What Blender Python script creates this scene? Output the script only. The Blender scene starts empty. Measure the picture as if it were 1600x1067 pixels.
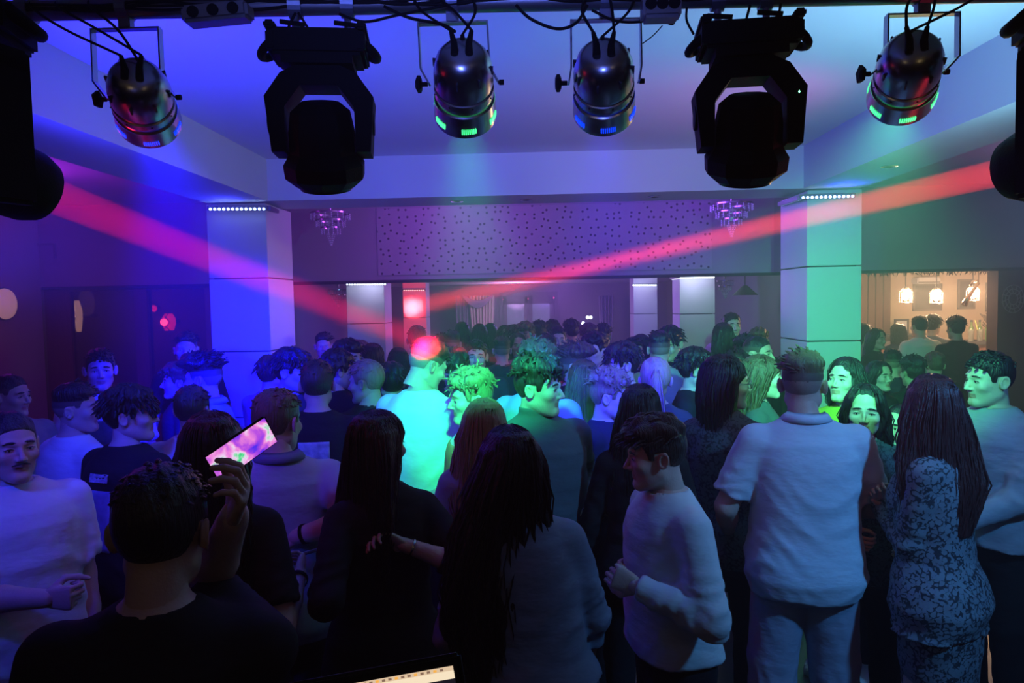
import bpy, bmesh, math, random
import numpy as np
from mathutils import Vector, Matrix

# ------------------------------------------------------------------ camera
W_PX, H_PX, F_PX = 1600.0, 1067.0, 1156.0
CAM_H = 2.05
VPX, VPY, ROLL = 831.0, 468.0, 0.0195
C = bpy.context.scene.collection
_F = Vector(((VPX - 800) / F_PX, (533.5 - VPY) / F_PX, -1)).normalized()
_X = Vector((math.cos(ROLL), math.sin(ROLL), 0)); _X = (_X - _F * _X.dot(_F)).normalized()
_Z = _X.cross(_F)
W2C = Matrix((( _X.x, _F.x, _Z.x), (_X.y, _F.y, _Z.y), (_X.z, _F.z, _Z.z)))
C2W = W2C.transposed()

def P(px, py, d):
    """World point seen at pixel (px, py) at distance d along the room."""
    r = C2W @ Vector(((px - 800) / F_PX, (533.5 - py) / F_PX, -1))
    r = r * (d / r.y)
    return Vector((r.x, r.y, r.z + CAM_H))

cam = bpy.data.cameras.new('camera'); cam_ob = bpy.data.objects.new('camera', cam); C.objects.link(cam_ob)
cam.sensor_width = 36.0; cam.lens = 36.0 * F_PX / W_PX; cam.clip_start = 0.02; cam.clip_end = 100
cam_ob.matrix_world = Matrix.Translation((0, 0, CAM_H)) @ C2W.to_4x4()
S = bpy.context.scene; S.camera = cam_ob

# ------------------------------------------------------------------ world, exposure
world = bpy.data.worlds.new('world'); S.world = world; world.use_nodes = True
world.node_tree.nodes['Background'].inputs[0].default_value = (0.0, 0.0, 0.0, 1)
world.node_tree.nodes['Background'].inputs[1].default_value = 0.0
_vs = world.node_tree.nodes.new('ShaderNodeVolumeScatter'); _vs.inputs['Color'].default_value = (1, 1, 1, 1)      # stage haze in the whole hall
_vs.inputs['Density'].default_value = 0.030; _vs.inputs['Anisotropy'].default_value = 0.2
world.node_tree.links.new(_vs.outputs[0], world.node_tree.nodes['World Output'].inputs['Volume'])
S.view_settings.view_transform = 'Standard'; S.view_settings.look = 'None'
S.view_settings.gamma = 1.0; S.view_settings.use_curve_mapping = False
S.view_settings.exposure = 0.0
cy = S.cycles
cy.max_bounces = 5; cy.diffuse_bounces = 2; cy.glossy_bounces = 2; cy.transmission_bounces = 4
cy.transparent_max_bounces = 8; cy.volume_bounces = 0; cy.caustics_reflective = False; cy.caustics_refractive = False
cy.sample_clamp_indirect = 3.0; cy.use_light_tree = True

# ------------------------------------------------------------------ lamps of the room and added fill lights (fixtures in view are built further down)
def spot(name, loc, target, color, power, angle, blend=0.4, radius=0.05, vol=1.0):
    l = bpy.data.lights.new(name, 'SPOT'); l.energy = power; l.color = color
    l.spot_size = math.radians(angle); l.spot_blend = blend; l.shadow_soft_size = radius
    l.volume_factor = vol
    o = bpy.data.objects.new(name, l); C.objects.link(o); o.location = loc
    o.rotation_euler = (Vector(target) - Vector(loc)).to_track_quat('-Z', 'Y').to_euler()
    return o
def beam(name, loc, target, color, power, radius, spread):
    l = bpy.data.lights.new(name, 'AREA'); l.shape = 'DISK'; l.size = radius * 2; l.energy = power; l.color = color; l.spread = math.radians(spread)
    o = bpy.data.objects.new(name, l); C.objects.link(o); o.location = loc
    o.rotation_euler = (Vector(target) - Vector(loc)).to_track_quat('-Z', 'Y').to_euler()
    return o
def point(name, loc, color, power, radius=0.05, vol=1.0):
    l = bpy.data.lights.new(name, 'POINT'); l.energy = power; l.color = color; l.shadow_soft_size = radius
    l.volume_factor = vol
    o = bpy.data.objects.new(name, l); C.objects.link(o); o.location = loc
    return o

D_TRUSS = 1.95
PARS = [  # lens pixel, depth, cap pixel, aim point, colour
    dict(lens=P(232, 186, 2.02), aim=P(372, 620, 6.1), col=(0.0, 0.03, 1.0)),
    dict(lens=P(727, 176, 2.02), aim=P(750, 625, 3.8), col=(0.03, 1.0, 0.42)),
    dict(lens=P(944, 170, 2.02), aim=P(950, 620, 4.4), col=(0.02, 0.02, 1.0)),
    dict(lens=P(1408, 150, 2.02), aim=P(1285, 600, 5.4), col=(0.06, 1.0, 0.34)),
]
HEAD_L = dict(o=P(-45, 255, 1.66), aim=P(806, 592, 5.2))
HEAD_R = dict(o=P(1690, 240, 1.70), aim=P(646, 480, 13.9))
for h_ in (HEAD_L, HEAD_R): h_['lens'] = h_['o'] + (h_['aim'] - h_['o']).normalized() * 0.19
# the four par cans of the truss
spot('par_beam_blue', PARS[0]['lens'], PARS[0]['aim'], (0.0, 0.0, 1.0), 3600, 32, 0.8, 0.05, 0.8)
spot('par_beam_green', PARS[1]['lens'], PARS[1]['aim'], (0.02, 1.0, 0.34), 560, 36, 1.0, 0.05, 1.0)
spot('par_beam_blue', PARS[2]['lens'], PARS[2]['aim'], (0.02, 0.02, 1.0), 800, 34, 1.0, 0.05, 0.8)
spot('par_beam_green', PARS[3]['lens'], PARS[3]['aim'], (0.08, 1.0, 0.40), 700, 52, 1.0, 0.05, 0.6)
# the two outer moving heads
beam('moving_head_beam_red', HEAD_L['lens'], HEAD_L['aim'], (1.0, 0.0, 0.05), 10.5, 0.045, 3.0)
beam('moving_head_beam_red', HEAD_R['lens'], HEAD_R['aim'], (1.0, 0.03, 0.04), 16, 0.035, 2.0)
# added fill spots beside the dance floor, without fixtures, to brighten the ceiling
spot('side_ceiling_fill', (-2.05, 2.5, 2.15), (-0.6, 4.1, 3.24), (0.03, 0.03, 1.0), 330, 110, 0.9, 0.15, 0.1)
spot('side_ceiling_fill', (2.05, 2.5, 2.15), (1.0, 4.1, 3.24), (0.18, 0.46, 0.66), 230, 110, 0.9, 0.15, 0.1)
spot('side_ceiling_fill', (2.0, 3.9, 2.35), (0.4, 5.2, 3.24), (0.85, 0.04, 0.62), 36, 100, 1.0, 0.15, 0.1)
spot('rear_ceiling_fill', (-0.3, -1.8, 2.3), (-0.1, 4.0, 3.55), (0.10, 0.16, 1.0), 500, 26, 1.0, 0.2, 0.03)  # added behind the camera to lift the middle of the ceiling
# added spots near the truss, without fixtures, that light the crowd left and right
spot('crowd_fill', (2.1, 1.2, 2.8), (1.05, 3.2, 1.3), (0.07, 0.38, 1.0), 165, 76, 1.0, 0.08, 0.1)
spot('crowd_fill', (-1.9, 0.9, 2.8), (-1.5, 3.4, 1.3), (0.02, 0.04, 1.0), 150, 60, 1.0, 0.08, 0.1)
spot('crowd_fill', (-1.3, 1.7, 2.75), (-1.55, 3.7, 1.35), (0.0, 0.02, 1.0), 560, 60, 1.0, 0.08, 0.15)
# added violet fill for the hall beyond the opening, no fixtures
point('hall_fill', (0.4, 12.0, 2.15), (0.36, 0.16, 1.0), 90, 0.3, 0.8); point('hall_fill', (-0.4, 16.0, 2.1), (0.60, 0.28, 0.75), 80, 0.3, 0.8)
point('bay_wash', (-0.8, 7.4, 3.0), (0.50, 0.08, 1.0), 20, 0.2, 0.3); point('bay_wash', (1.6, 7.4, 3.0), (0.28, 0.06, 1.0), 18, 0.2, 0.3)
point('aisle_fill', (-4.4, 6.0, 2.9), (0.42, 0.02, 0.8), 24, 0.2, 0.3); point('aisle_fill', (4.4, 6.0, 2.9), (0.5, 0.2, 0.6), 8, 0.2, 0.3)  # aisle points are added fill that tints the side walls
# two small warm lamps over the desk behind the camera
point('desk_lamp', (-0.9, -0.5, 2.7), (1.0, 0.75, 0.35), 1.2, 0.03, 0.2); point('desk_lamp', (1.0, -0.5, 2.7), (1.0, 0.75, 0.35), 1.2, 0.03, 0.2)
# ------------------------------------------------------------------ helpers
rng = random.Random(7)
MATS = {}
def new_mat(name):
    m = bpy.data.materials.new(name); m.use_nodes = True; MATS[name] = m
    return m, m.node_tree, m.node_tree.nodes['Principled BSDF']
def col4(c): return (c[0], c[1], c[2], 1.0)
def mat(name, color, rough=0.6, metal=0.0, emit=None, estr=0.0, spec=0.5, noise=0.0, nscale=20.0, bump=0.0, bscale=60.0, stretch=None, coords='Object'):
    if name in MATS: return MATS[name]
    m, nt, b = new_mat(name); N = nt.nodes; L = nt.links
    b.inputs['Base Color'].default_value = col4(color); b.inputs['Roughness'].default_value = rough
    b.inputs['Metallic'].default_value = metal; b.inputs['Specular IOR Level'].default_value = spec
    if emit: b.inputs['Emission Color'].default_value = col4(emit); b.inputs['Emission Strength'].default_value = estr
    if noise or bump:
        tc = N.new('ShaderNodeTexCoord'); mp = N.new('ShaderNodeMapping')
        if stretch: mp.inputs['Scale'].default_value = stretch
        L.new(tc.outputs[coords], mp.inputs['Vector'])
    if noise:
        n = N.new('ShaderNodeTexNoise'); n.inputs['Scale'].default_value = nscale; n.inputs['Detail'].default_value = 4
        L.new(mp.outputs[0], n.inputs['Vector'])
        mx = N.new('ShaderNodeMix'); mx.data_type = 'RGBA'
        L.new(n.outputs['Fac'], mx.inputs['Factor'])
        mx.inputs['A'].default_value = col4([max(0, c * (1 - noise)) for c in color])
        mx.inputs['B'].default_value = col4([min(1, c * (1 + noise)) for c in color])
        L.new(mx.outputs['Result'], b.inputs['Base Color'])
    if bump:
        n2 = N.new('ShaderNodeTexNoise'); n2.inputs['Scale'].default_value = bscale; n2.inputs['Detail'].default_value = 3
        L.new(mp.outputs[0], n2.inputs['Vector'])
        bp = N.new('ShaderNodeBump'); bp.inputs['Strength'].default_value = bump; bp.inputs['Distance'].default_value = 0.02
        L.new(n2.outputs['Fac'], bp.inputs['Height']); L.new(bp.outputs[0], b.inputs['Normal'])
    return m

def tag(o, label=None, cat=None, group=None, kind=None):
    if label: o['label'] = label
    if cat: o['category'] = cat
    if group: o['group'] = group
    if kind: o['kind'] = kind
    return o
def empty(name, loc=(0, 0, 0), rz=0.0, label=None, cat=None, group=None):
    o = bpy.data.objects.new(name, None); C.objects.link(o); o.location = loc; o.rotation_euler = (0, 0, rz)
    o.empty_display_size = 0.05
    return tag(o, label, cat, group)

class MB:
    """Collects boxes, tubes, lathes and raw faces in one mesh."""
    def __init__(s): s.v = []; s.f = []; s.m = []; s.mi = 0
    def raw(s, vs, fs):
        k = len(s.v); s.v += [tuple(p) for p in vs]; s.f += [tuple(i + k for i in f) for f in fs]; s.m += [s.mi] * len(fs); return s
    def box(s, a, b, M=None, bev=0.0):
        x0, y0, z0 = a; x1, y1, z1 = b
        if bev > 0:
            bm = bmesh.new(); bmesh.ops.create_cube(bm, size=1)
            for v in bm.verts: v.co = Vector(((x0 + x1) / 2 + v.co.x * (x1 - x0), (y0 + y1) / 2 + v.co.y * (y1 - y0), (z0 + z1) / 2 + v.co.z * (z1 - z0)))
            bmesh.ops.bevel(bm, geom=bm.edges[:], offset=bev, segments=2, affect='EDGES')
            bm.verts.index_update()
            vs = [(M @ v.co if M else v.co.copy()) for v in bm.verts]; fs = [[v.index for v in f.verts] for f in bm.faces]; bm.free()
            return s.raw(vs, fs)
        vs = [Vector(p) for p in ((x0, y0, z0), (x1, y0, z0), (x1, y1, z0), (x0, y1, z0), (x0, y0, z1), (x1, y0, z1), (x1, y1, z1), (x0, y1, z1))]
        if M: vs = [M @ p for p in vs]
        return s.raw(vs, [(0, 3, 2, 1), (4, 5, 6, 7), (0, 1, 5, 4), (1, 2, 6, 5), (2, 3, 7, 6), (3, 0, 4, 7)])
    def tube(s, pts, r, n=8, cap=True):
        pts = [Vector(p) for p in pts]
        if not hasattr(r, '__len__'): r = [r] * len(pts)
        rings = []; up = None
        for i, p in enumerate(pts):
            t = (pts[min(i + 1, len(pts) - 1)] - pts[max(i - 1, 0)]).normalized()
            if up is None: up = Vector((0, 0, 1)) if abs(t.z) < 0.9 else Vector((1, 0, 0))
            a = t.cross(up)
            if a.length < 1e-4: a = t.orthogonal()
            a.normalize(); b = a.cross(t).normalized(); up = b
            rings.append([p + (a * math.cos(2 * math.pi * k / n) + b * math.sin(2 * math.pi * k / n)) * r[i] for k in range(n)])
        vs = [p for ring in rings for p in ring]; fs = []
        for i in range(len(pts) - 1):
            for k in range(n): fs.append((i * n + k, i * n + (k + 1) % n, (i + 1) * n + (k + 1) % n, (i + 1) * n + k))
        if cap: fs.append(tuple(range(n))[::-1]); fs.append(tuple((len(pts) - 1) * n + k for k in range(n)))
        return s.raw(vs, fs)
    def lathe(s, prof, n=24, M=None):
        """prof: (radius, z) pairs, spun about local z."""
        vs = []; fs = []
        for (r, z) in prof:
            for k in range(n):
                a = 2 * math.pi * k / n; p = Vector((r * math.cos(a), r * math.sin(a), z)); vs.append(M @ p if M else p)
        for i in range(len(prof) - 1):
            for k in range(n): fs.append((i * n + k, i * n + (k + 1) % n, (i + 1) * n + (k + 1) % n, (i + 1) * n + k))
        return s.raw(vs, fs)
    def prism(s, poly, h, M=None):
        """poly: xy outline (ccw) extruded from z=0 to h in local space."""
        n = len(poly); vs = [Vector((x, y, 0)) for x, y in poly] + [Vector((x, y, h)) for x, y in poly]
        if M: vs = [M @ p for p in vs]
        return s.raw(vs, [tuple(range(n))[::-1], tuple(range(n, 2 * n))] + [(i, (i + 1) % n, n + (i + 1) % n, n + i) for i in range(n)])
    def build(s, name, m, parent=None, smooth=False, mats=None):
        me = bpy.data.meshes.new(name); me.from_pydata([tuple(p) for p in s.v], [], s.f)
        for mm in (mats or [m]): me.materials.append(mm)
        if mats: me.polygons.foreach_set('material_index', s.m)
        if smooth is True: me.shade_smooth()
        elif smooth: me.shade_smooth(); me.set_sharp_from_angle(angle=math.radians(smooth))
        o = bpy.data.objects.new(name, me); C.objects.link(o)
        if parent: o.parent = parent
        return o
def frame_from(p, direction, up=(0, 0, 1)):
    """Matrix whose +Z runs along direction."""
    z = Vector(direction).normalized(); x = Vector(up).cross(z)
    if x.length < 1e-4: x = Vector((1, 0, 0))
    x.normalize(); y = z.cross(x)
    return Matrix(((x.x, y.x, z.x, p[0]), (x.y, y.y, z.y, p[1]), (x.z, y.z, z.z, p[2]), (0, 0, 0, 1)))
def copy_tree(o, parent=None):
    c = o.copy(); C.objects.link(c); c.parent = parent
    for ch in list(o.children): copy_tree(ch, c)
    return c
def struct(name, mb, m, parent=None, **k):
    o = mb.build(name, m, parent, **k)
    if not parent: o['kind'] = 'structure'
    return o
# ------------------------------------------------------------------ the room
CEIL, SOF, OPEN = 3.24, 2.90, 2.30
Y_BACK, Y_BAY = 8.5, 6.6
white = mat('ceiling_paint', (0.80, 0.80, 0.82), 0.8, noise=0.03, nscale=3)
wallp = mat('wall_paint', (0.36, 0.33, 0.38), 0.8, noise=0.06, nscale=4)
pillw = mat('pillar_panel_white', (0.82, 0.82, 0.84), 0.45, noise=0.03, nscale=2)
joint = mat('dark_joint', (0.04, 0.04, 0.05), 0.6)
woodr = mat('reddish_wood', (0.17, 0.07, 0.05), 0.45, noise=0.35, nscale=6, stretch=(8, 8, 0.6))
floorm = mat('dark_floor', (0.10, 0.10, 0.12), 0.28, noise=0.3, nscale=5)
black = mat('black_plastic', (0.005, 0.005, 0.006), 0.6, bump=0.1, bscale=200, spec=0.08)
blackm = mat('black_metal', (0.02, 0.02, 0.022), 0.35, metal=0.6)
struct('floor', MB().box((-7.5, 0.85, -0.1), (7.5, 19.2, 0)), floorm)
struct('stage_floor', MB().box((-7.5, -2.6, -0.1), (7.5, 0.85, 0.42)), mat('stage_carpet', (0.03, 0.03, 0.035), 0.9, bump=0.3, bscale=150))
struct('ceiling', MB().box((-6.0, -2.6, CEIL), (6.2, Y_BACK + 0.2, CEIL + 0.1)), white)
struct('ceiling_back_hall', MB().box((-3.6, Y_BACK + 0.2, 2.42), (3.4, 18.4, 2.52)), white)
# dropped soffit round the dance-floor tray
struct('soffit_front', MB().box((-2.15, 6.07, SOF), (2.20, 6.62, CEIL)), white)
struct('soffit_left', MB().box((-2.68, -2.6, SOF), (-2.15, 6.62, CEIL)), white)
struct('soffit_right', MB().box((2.20, -2.6, SOF), (2.68, 6.62, CEIL)), white)
# downlights in the soffit
chrome = mat('chrome', (0.6, 0.6, 0.62), 0.2, metal=1.0)
dl_pos = [((-2.42, 2.86), 'on the left ceiling beam above the dark wood partition'), ((-0.62, 6.33), 'on the front ceiling beam, left of its middle'), ((-0.03, 6.33), 'at the middle of the front ceiling beam'),
          ((1.05, 6.33), 'on the front ceiling beam towards the white right pillar'), ((2.42, 5.1), 'on the right ceiling beam just before the right pillar'), ((2.42, 3.6), 'on the right ceiling beam beside the rightmost par can')]
for (x, y), t in dl_pos:
    e = empty('downlight', (x, y, SOF), 0, 'unlit round downlight ' + t, 'downlight', 'unlit downlights in the ceiling beams')
    MB().lathe([(0.055, 0.0), (0.055, -0.006), (0.038, -0.008), (0.036, 0.0)], 20).build('ring', chrome, e, smooth=30)
    MB().lathe([(0.036, -0.002), (0.02, -0.010), (0.0, -0.012)], 16).build('lamp', black, e, smooth=True)
# walls
def wallbox(name, a, b, m=wallp): return struct(name, MB().box(a, b), m)
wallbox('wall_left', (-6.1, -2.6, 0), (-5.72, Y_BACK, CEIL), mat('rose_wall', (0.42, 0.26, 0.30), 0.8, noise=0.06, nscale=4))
wallbox('wall_right', (6.0, -2.6, 0), (6.2, 8.5, CEIL))
wallbox('wall_stage', (-6.1, -2.8, 0), (6.2, -2.6, CEIL), mat('stage_drape', (0.05, 0.05, 0.06), 0.9))
wallbox('wall_over_left_doors', (-5.72, Y_BACK, OPEN), (-2.75, Y_BACK + 0.2, CEIL))
wallbox('wall_over_bar', (2.75, Y_BACK, OPEN), (6.0, Y_BACK + 0.2, CEIL))
# perforated bulkhead over the opening
pm, nt, bs = new_mat('perforated_plaster'); N = nt.nodes; L = nt.links
tc = N.new('ShaderNodeTexCoord'); mp = N.new('ShaderNodeMapping'); mp.inputs['Scale'].default_value = (11, 0.0, 11)
vo = N.new('ShaderNodeTexVoronoi'); vo.inputs['Scale'].default_value = 1.0; vo.voronoi_dimensions = '2D'; vo.feature = 'F1'; vo.inputs['Randomness'].default_value = 0.75
cr = N.new('ShaderNodeValToRGB'); cr.color_ramp.elements[0].position = 0.12; cr.color_ramp.elements[0].color = (0.12, 0.10, 0.14, 1)
cr.color_ramp.elements[1].position = 0.17; cr.color_ramp.elements[1].color = (0.50, 0.46, 0.52, 1)
L.new(tc.outputs['Object'], mp.inputs[0]); sx_ = N.new('ShaderNodeSeparateXYZ'); cx_ = N.new('ShaderNodeCombineXYZ'); L.new(mp.outputs[0], sx_.inputs[0]); L.new(sx_.outputs['X'], cx_.inputs['X']); L.new(sx_.outputs['Z'], cx_.inputs['Y']); L.new(cx_.outputs[0], vo.inputs['Vector']); L.new(vo.outputs['Distance'], cr.inputs[0]); L.new(cr.outputs[0], bs.inputs['Base Color'])
bs.inputs['Roughness'].default_value = 0.85
wallbox('wall_over_opening', (-2.75, Y_BACK, OPEN), (2.75, Y_BACK + 0.2, CEIL), mat('lilac_wall', (0.44, 0.40, 0.46), 0.8, noise=0.05, nscale=4))
struct('trim_1', MB().box((-1.76, Y_BACK - 0.012, 2.36), (2.05, Y_BACK, 3.12)), pm)     # perforated panel, flush on the bulkhead
struct('trim_2', MB().box((-5.7, Y_BACK - 0.02, OPEN - 0.03), (6.0, Y_BACK + 0.02, OPEN + 0.005)), joint)
# back hall behind the opening
hallw = mat('hall_wall', (0.30, 0.27, 0.32), 0.8, noise=0.06, nscale=3)
wallbox('wall_hall_left', (-3.7, Y_BACK + 0.2, 0), (-3.5, 18.2, 2.42), hallw)
wallbox('wall_hall_right', (3.3, 9.6, 0), (3.4, 18.2, 2.42), hallw)
wallbox('wall_hall_far', (-3.7, 18.2, 0), (3.4, 18.4, 2.42), hallw)
# far double door with lintel tube, both of them part of the far wall
def dz(py, d, px=831): return P(px, py, d).z
d = 18.1
e = empty('double_door', (P(825, 500, d).x, d, 0), 0, 'grey double door with two windows at the far end of the hall', 'door')
x0, x1 = P(781, 500, d).x - e.location.x, P(872, 500, d).x - e.location.x
g = mat('door_grey', (0.16, 0.15, 0.20), 0.5)
z1 = dz(462, d)
MB().box((x0, 0, 0), (x0 + 0.08, 0.1, z1)).box((x1 - 0.08, 0, 0), (x1, 0.1, z1)).box((x0, 0, z1), (x1, 0.1, z1 + 0.09)).build('door_frame', g, e)
for s in (0, 1):
    a = x0 + 0.09 + s * (x1 - x0 - 0.18) / 2; b = a + (x1 - x0 - 0.18) / 2 - 0.02
    lf = MB().box((a, 0.02, 0), (a + 0.09, 0.07, z1)).box((b - 0.09, 0.02, 0), (b, 0.07, z1)).box((a, 0.02, z1 - 0.2), (b, 0.07, z1)).box((a, 0.02, 0), (b, 0.07, 1.15)).build('door_leaf', g, e)
    MB().box((a + 0.09, 0.04, 1.15), (b - 0.09, 0.05, z1 - 0.2)).build('window', mat('dim_pane', (0.2, 0.22, 0.3), 0.1, emit=(0.35, 0.35, 0.7), estr=0.25), lf)
tl = MB().tube([P(783, 468, 18.19), P(868, 465, 18.19)], 0.02, 8).build('neon_tube', mat('pink_neon', (0.9, 0.2, 0.5), 0.4, emit=(1.0, 0.08, 0.35), estr=1.6))
tag(tl, 'thin pink light tube over the far double door', 'light tube')
# curtains
def curtain(px0, px1, py_top, d, m, label, seed, drape=0.0):
    a, b = P(px0, py_top, d), P(px1, py_top, d); w = b.x - a.x; n = 72; rows = 14; vs = []; fs = []
    r = random.Random(seed); ph = [r.uniform(0, 6.28) for _ in range(3)]
    for j in range(rows + 1):
        t = j / rows; z = a.z * (1 - t)
        for i in range(n + 1):
            u = i / n; pinch = 1 - 0.25 * math.exp(-((t - 0.55) / 0.25) ** 2)
            x = a.x + w * 0.5 + (u - 0.5) * w * pinch
            y = d + 0.045 * math.sin(u * 50 + ph[0]) + 0.02 * math.sin(u * 23 + ph[1] + t)
            vs.append((x, y, z))
    for j in range(rows):
        for i in range(n): k = j * (n + 1) + i; fs.append((k, k + 1, k + n + 2, k + n + 1))
    mb = MB().raw(vs, fs); o = mb.build('curtain', m, smooth=True)
    md = o.modifiers.new('s', 'SOLIDIFY'); md.thickness = 0.01
    return tag(o, label, 'curtain')
curtain(733, 772, 462, 17.6, mat('cream_curtain', (0.75, 0.72, 0.55), 0.8), 'pale cream pleated curtain left of the far double door', 3)
curtain(712, 735, 462, 17.7, mat('grey_curtain', (0.35, 0.3, 0.38), 0.8), 'narrow grey curtain at the left edge of the far window', 5)
curtain(936, 958, 462, 17.6, mat('violet_curtain', (0.30, 0.26, 0.42), 0.8), 'violet grey curtain right of the far double door', 4)
sw = MB(); pts = [P(722 + i * 6, 463 + 10 * math.sin(math.pi * i / 8), 17.5) for i in range(9)]
for k in range(5): sw.tube([p + Vector((0, 0, 0.03 - 0.035 * k * math.sin(math.pi * i / 8))) for i, p in enumerate(pts)], 0.03, 6)
tag(sw.build('pelmet_swag', MATS['grey_curtain'], smooth=True), 'draped grey swag across the top of the cream curtain', 'swag')

# pillars: recessed core with stacked white panels, proud of the joints
def pillar(x0, x1, y0, y1, top, joints, m=pillw, lbl=None):
    e = bpy.data.objects.new('pillar', None); C.objects.link(e); e.location = ((x0 + x1) / 2, y0, 0); e['kind'] = 'structure'
    hx = (x1 - x0) / 2; dy = y1 - y0
    MB().box((-hx + 0.03, 0.03, 0), (hx - 0.03, dy - 0.03, top)).build('core', joint, e)
    zs = [0] + joints + [top]
    for a, b in zip(zs[:-1], zs[1:]):
        MB().box((-hx, 0, a + 0.006), (hx, dy, b - 0.006), bev=0.004).build('panel', m, e)
    return e
pillar(-2.70, -2.20, 6.15, 6.80, SOF, [0.55, 1.10, 1.66, 2.275])
pillar(2.26, 2.70, 6.15, 6.80, SOF, [0.55, 1.10, 1.66, 2.275])
for (a, b, d0, jt) in ((541, 600, 10.6, 1.75), (990, 1027, 13.6, 1.75), (1062, 1117, 10.6, 1.80)):
    pillar(P(a, 450, d0).x, P(b, 450, d0).x, d0, d0 + 0.55, 2.42, [1.2, jt])
redp = pillar(P(629, 450, 14).x, P(665, 450, 14).x, 14.0, 14.5, 2.42, [1.75])
# LED bars at pillar tops
ledm_b = mat('led_blue_white', (0.8, 0.85, 1), 0.4, emit=(0.35, 0.5, 1.0), estr=9)
ledm_w = mat('led_white', (0.9, 0.95, 1), 0.4, emit=(0.75, 0.85, 1.0), estr=5)
alu = alu_l = mat('grey_aluminium', (0.25, 0.25, 0.28), 0.4, metal=0.7)
def led_bar(a, b, n, label, led, r=0.011, group=None, dot=True):
    a, b = Vector(a), Vector(b); e = empty('led_bar', a, 0, label, 'led bar', group); v = b - a; L_ = v.length
    M = frame_from((0, 0, 0), v)
    MB().box((-0.02, -0.018, -0.01), (0.02, 0.018, L_ + 0.01), M, bev=0.004).build('housing', alu, e)
    for i in range(n):
        p = v * ((i + 0.5) / n)
        o = MB().lathe([(0.0, -r), (r * 0.7, -r * 0.7), (r, 0), (r * 0.7, r * 0.7), (0.0, r)], 8, Matrix.Translation(p + Vector((0, -0.024, -0.010)))).build('led', led, e, smooth=True) if not i else None
        if o: first = o
        else:
            c = first.copy(); C.objects.link(c); c.location = v * (i / n)
    return e
led_bar(P(327, 325.5, 6.10), P(417, 325, 6.10), 13, 'blue-white led bar along the front of the left white pillar top', ledm_b, group='led bars on the pillar tops')
led_bar(P(419, 325, 6.12), P(440, 334, 6.7), 12, 'short led bar along the inner side of the left pillar top', ledm_b, 0.008, group='led bars on the pillar tops')
led_bar(P(1250, 307.5, 6.10), P(1334, 305, 6.10), 12, 'blue-white led bar along the front of the right white pillar top', ledm_b, group='led bars on the pillar tops')
led_bar(P(1250, 309, 6.12), P(1219, 319, 6.75), 12, 'short led bar along the inner side of the right pillar top', ledm_b, 0.010, group='led bars on the pillar tops')
led_bar(P(541, 443, 10.58), P(604, 443, 10.58), 16, 'white led bar on the grey pillar left of the red lit pillar', ledm_w, 0.014, group='led bars on the pillar tops')
led_bar(P(630, 453, 13.98), P(664, 453, 13.98), 10, 'thin pinkish led bar on top of the red lit pillar', mat('led_pink', (1, 0.6, 0.6), 0.4, emit=(1, 0.45, 0.5), estr=3), 0.012, group='led bars on the pillar tops')
led_bar(P(988, 445, 13.58), P(1026, 445, 13.58), 12, 'short white led bar on the middle far pillar', ledm_w, 0.016, group='led bars on the pillar tops')
led_bar(P(1062, 433, 10.58), P(1116, 432, 10.58), 16, 'white led bar on the hall pillar nearest the right', ledm_w, 0.014, group='led bars on the pillar tops')
led_bar(P(1061, 433, 10.57), P(1049, 435, 11.1), 10, 'short led bar turning the corner of that hall pillar nearest the right', ledm_w, 0.012, group='led bars on the pillar tops')
for (a, b, z, y) in ((-2.70, -2.20, 2.86, 5.98), (2.26, 2.70, 2.86, 5.98)):
    spot('pillar_led_glow', ((a + b) / 2, y, z - 0.03), ((a + b) / 2, y - 0.15, 3.0), (0.02, 0.03, 1.0), 7, 150, 1.0, 0.1, 0.3)
point('hall_led_glow', P(572, 447, 10.3), (0.6, 0.6, 1.0), 3.5); point('hall_led_glow', P(1088, 438, 10.3), (0.6, 0.65, 1.0), 5)
point('hall_led_glow', P(1006, 449, 13.2), (0.6, 0.65, 1.0), 3.5)
spot('red_pillar_fill', (P(646, 480, 13.3)), P(646, 480, 14), (1, 0.03, 0.0), 22, 140, 1.0, 0.05, 0.4)  # added spot that reddens the pillar where the beam ends, no fixture here
# ------------------------------------------------------------------ bar room behind the right opening
warmw = mat('cream_bar_wall', (0.72, 0.56, 0.42), 0.8, noise=0.08, nscale=3)
YB = 12.0
wallbox('wall_bar_back', (3.4, YB, 0), (8.2, YB + 0.2, 2.7), warmw)
struct('ceiling_bar', MB().box((3.4, Y_BACK + 0.2, 2.62), (8.2, YB, 2.72)), mat('bar_ceiling', (0.6, 0.5, 0.45), 0.8))
wallbox('wall_beside_bar', (P(1559, 470, Y_BACK).x, Y_BACK, 0), (6.0, Y_BACK + 0.2, OPEN), mat('brown_wall', (0.16, 0.09, 0.09), 0.7, noise=0.2, nscale=6))
wallbox('wall_bar_right', (8.2, Y_BACK, 0), (8.4, YB + 0.2, 2.7), warmw); wallbox('wall_beyond_bar_front', (6.0, Y_BACK, 0), (8.2, Y_BACK + 0.2, 2.7), warmw)
# brown wood pier and frame at the left of the opening
a = P(1343, 470, YB - .05).x; b = P(1391, 470, YB - .05).x
e = empty('wood_panelling', (a, YB - .05, 0), 0, 'reddish brown wood panelling at the left side of the bar wall', 'panelling')
n = 4
for k in range(n): MB().box(((b - a) * k / n, -0.04, 0), ((b - a) * (k + 1) / n - 0.012, 0.04, 2.6), bev=0.004).build('plank', woodr, e)
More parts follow.
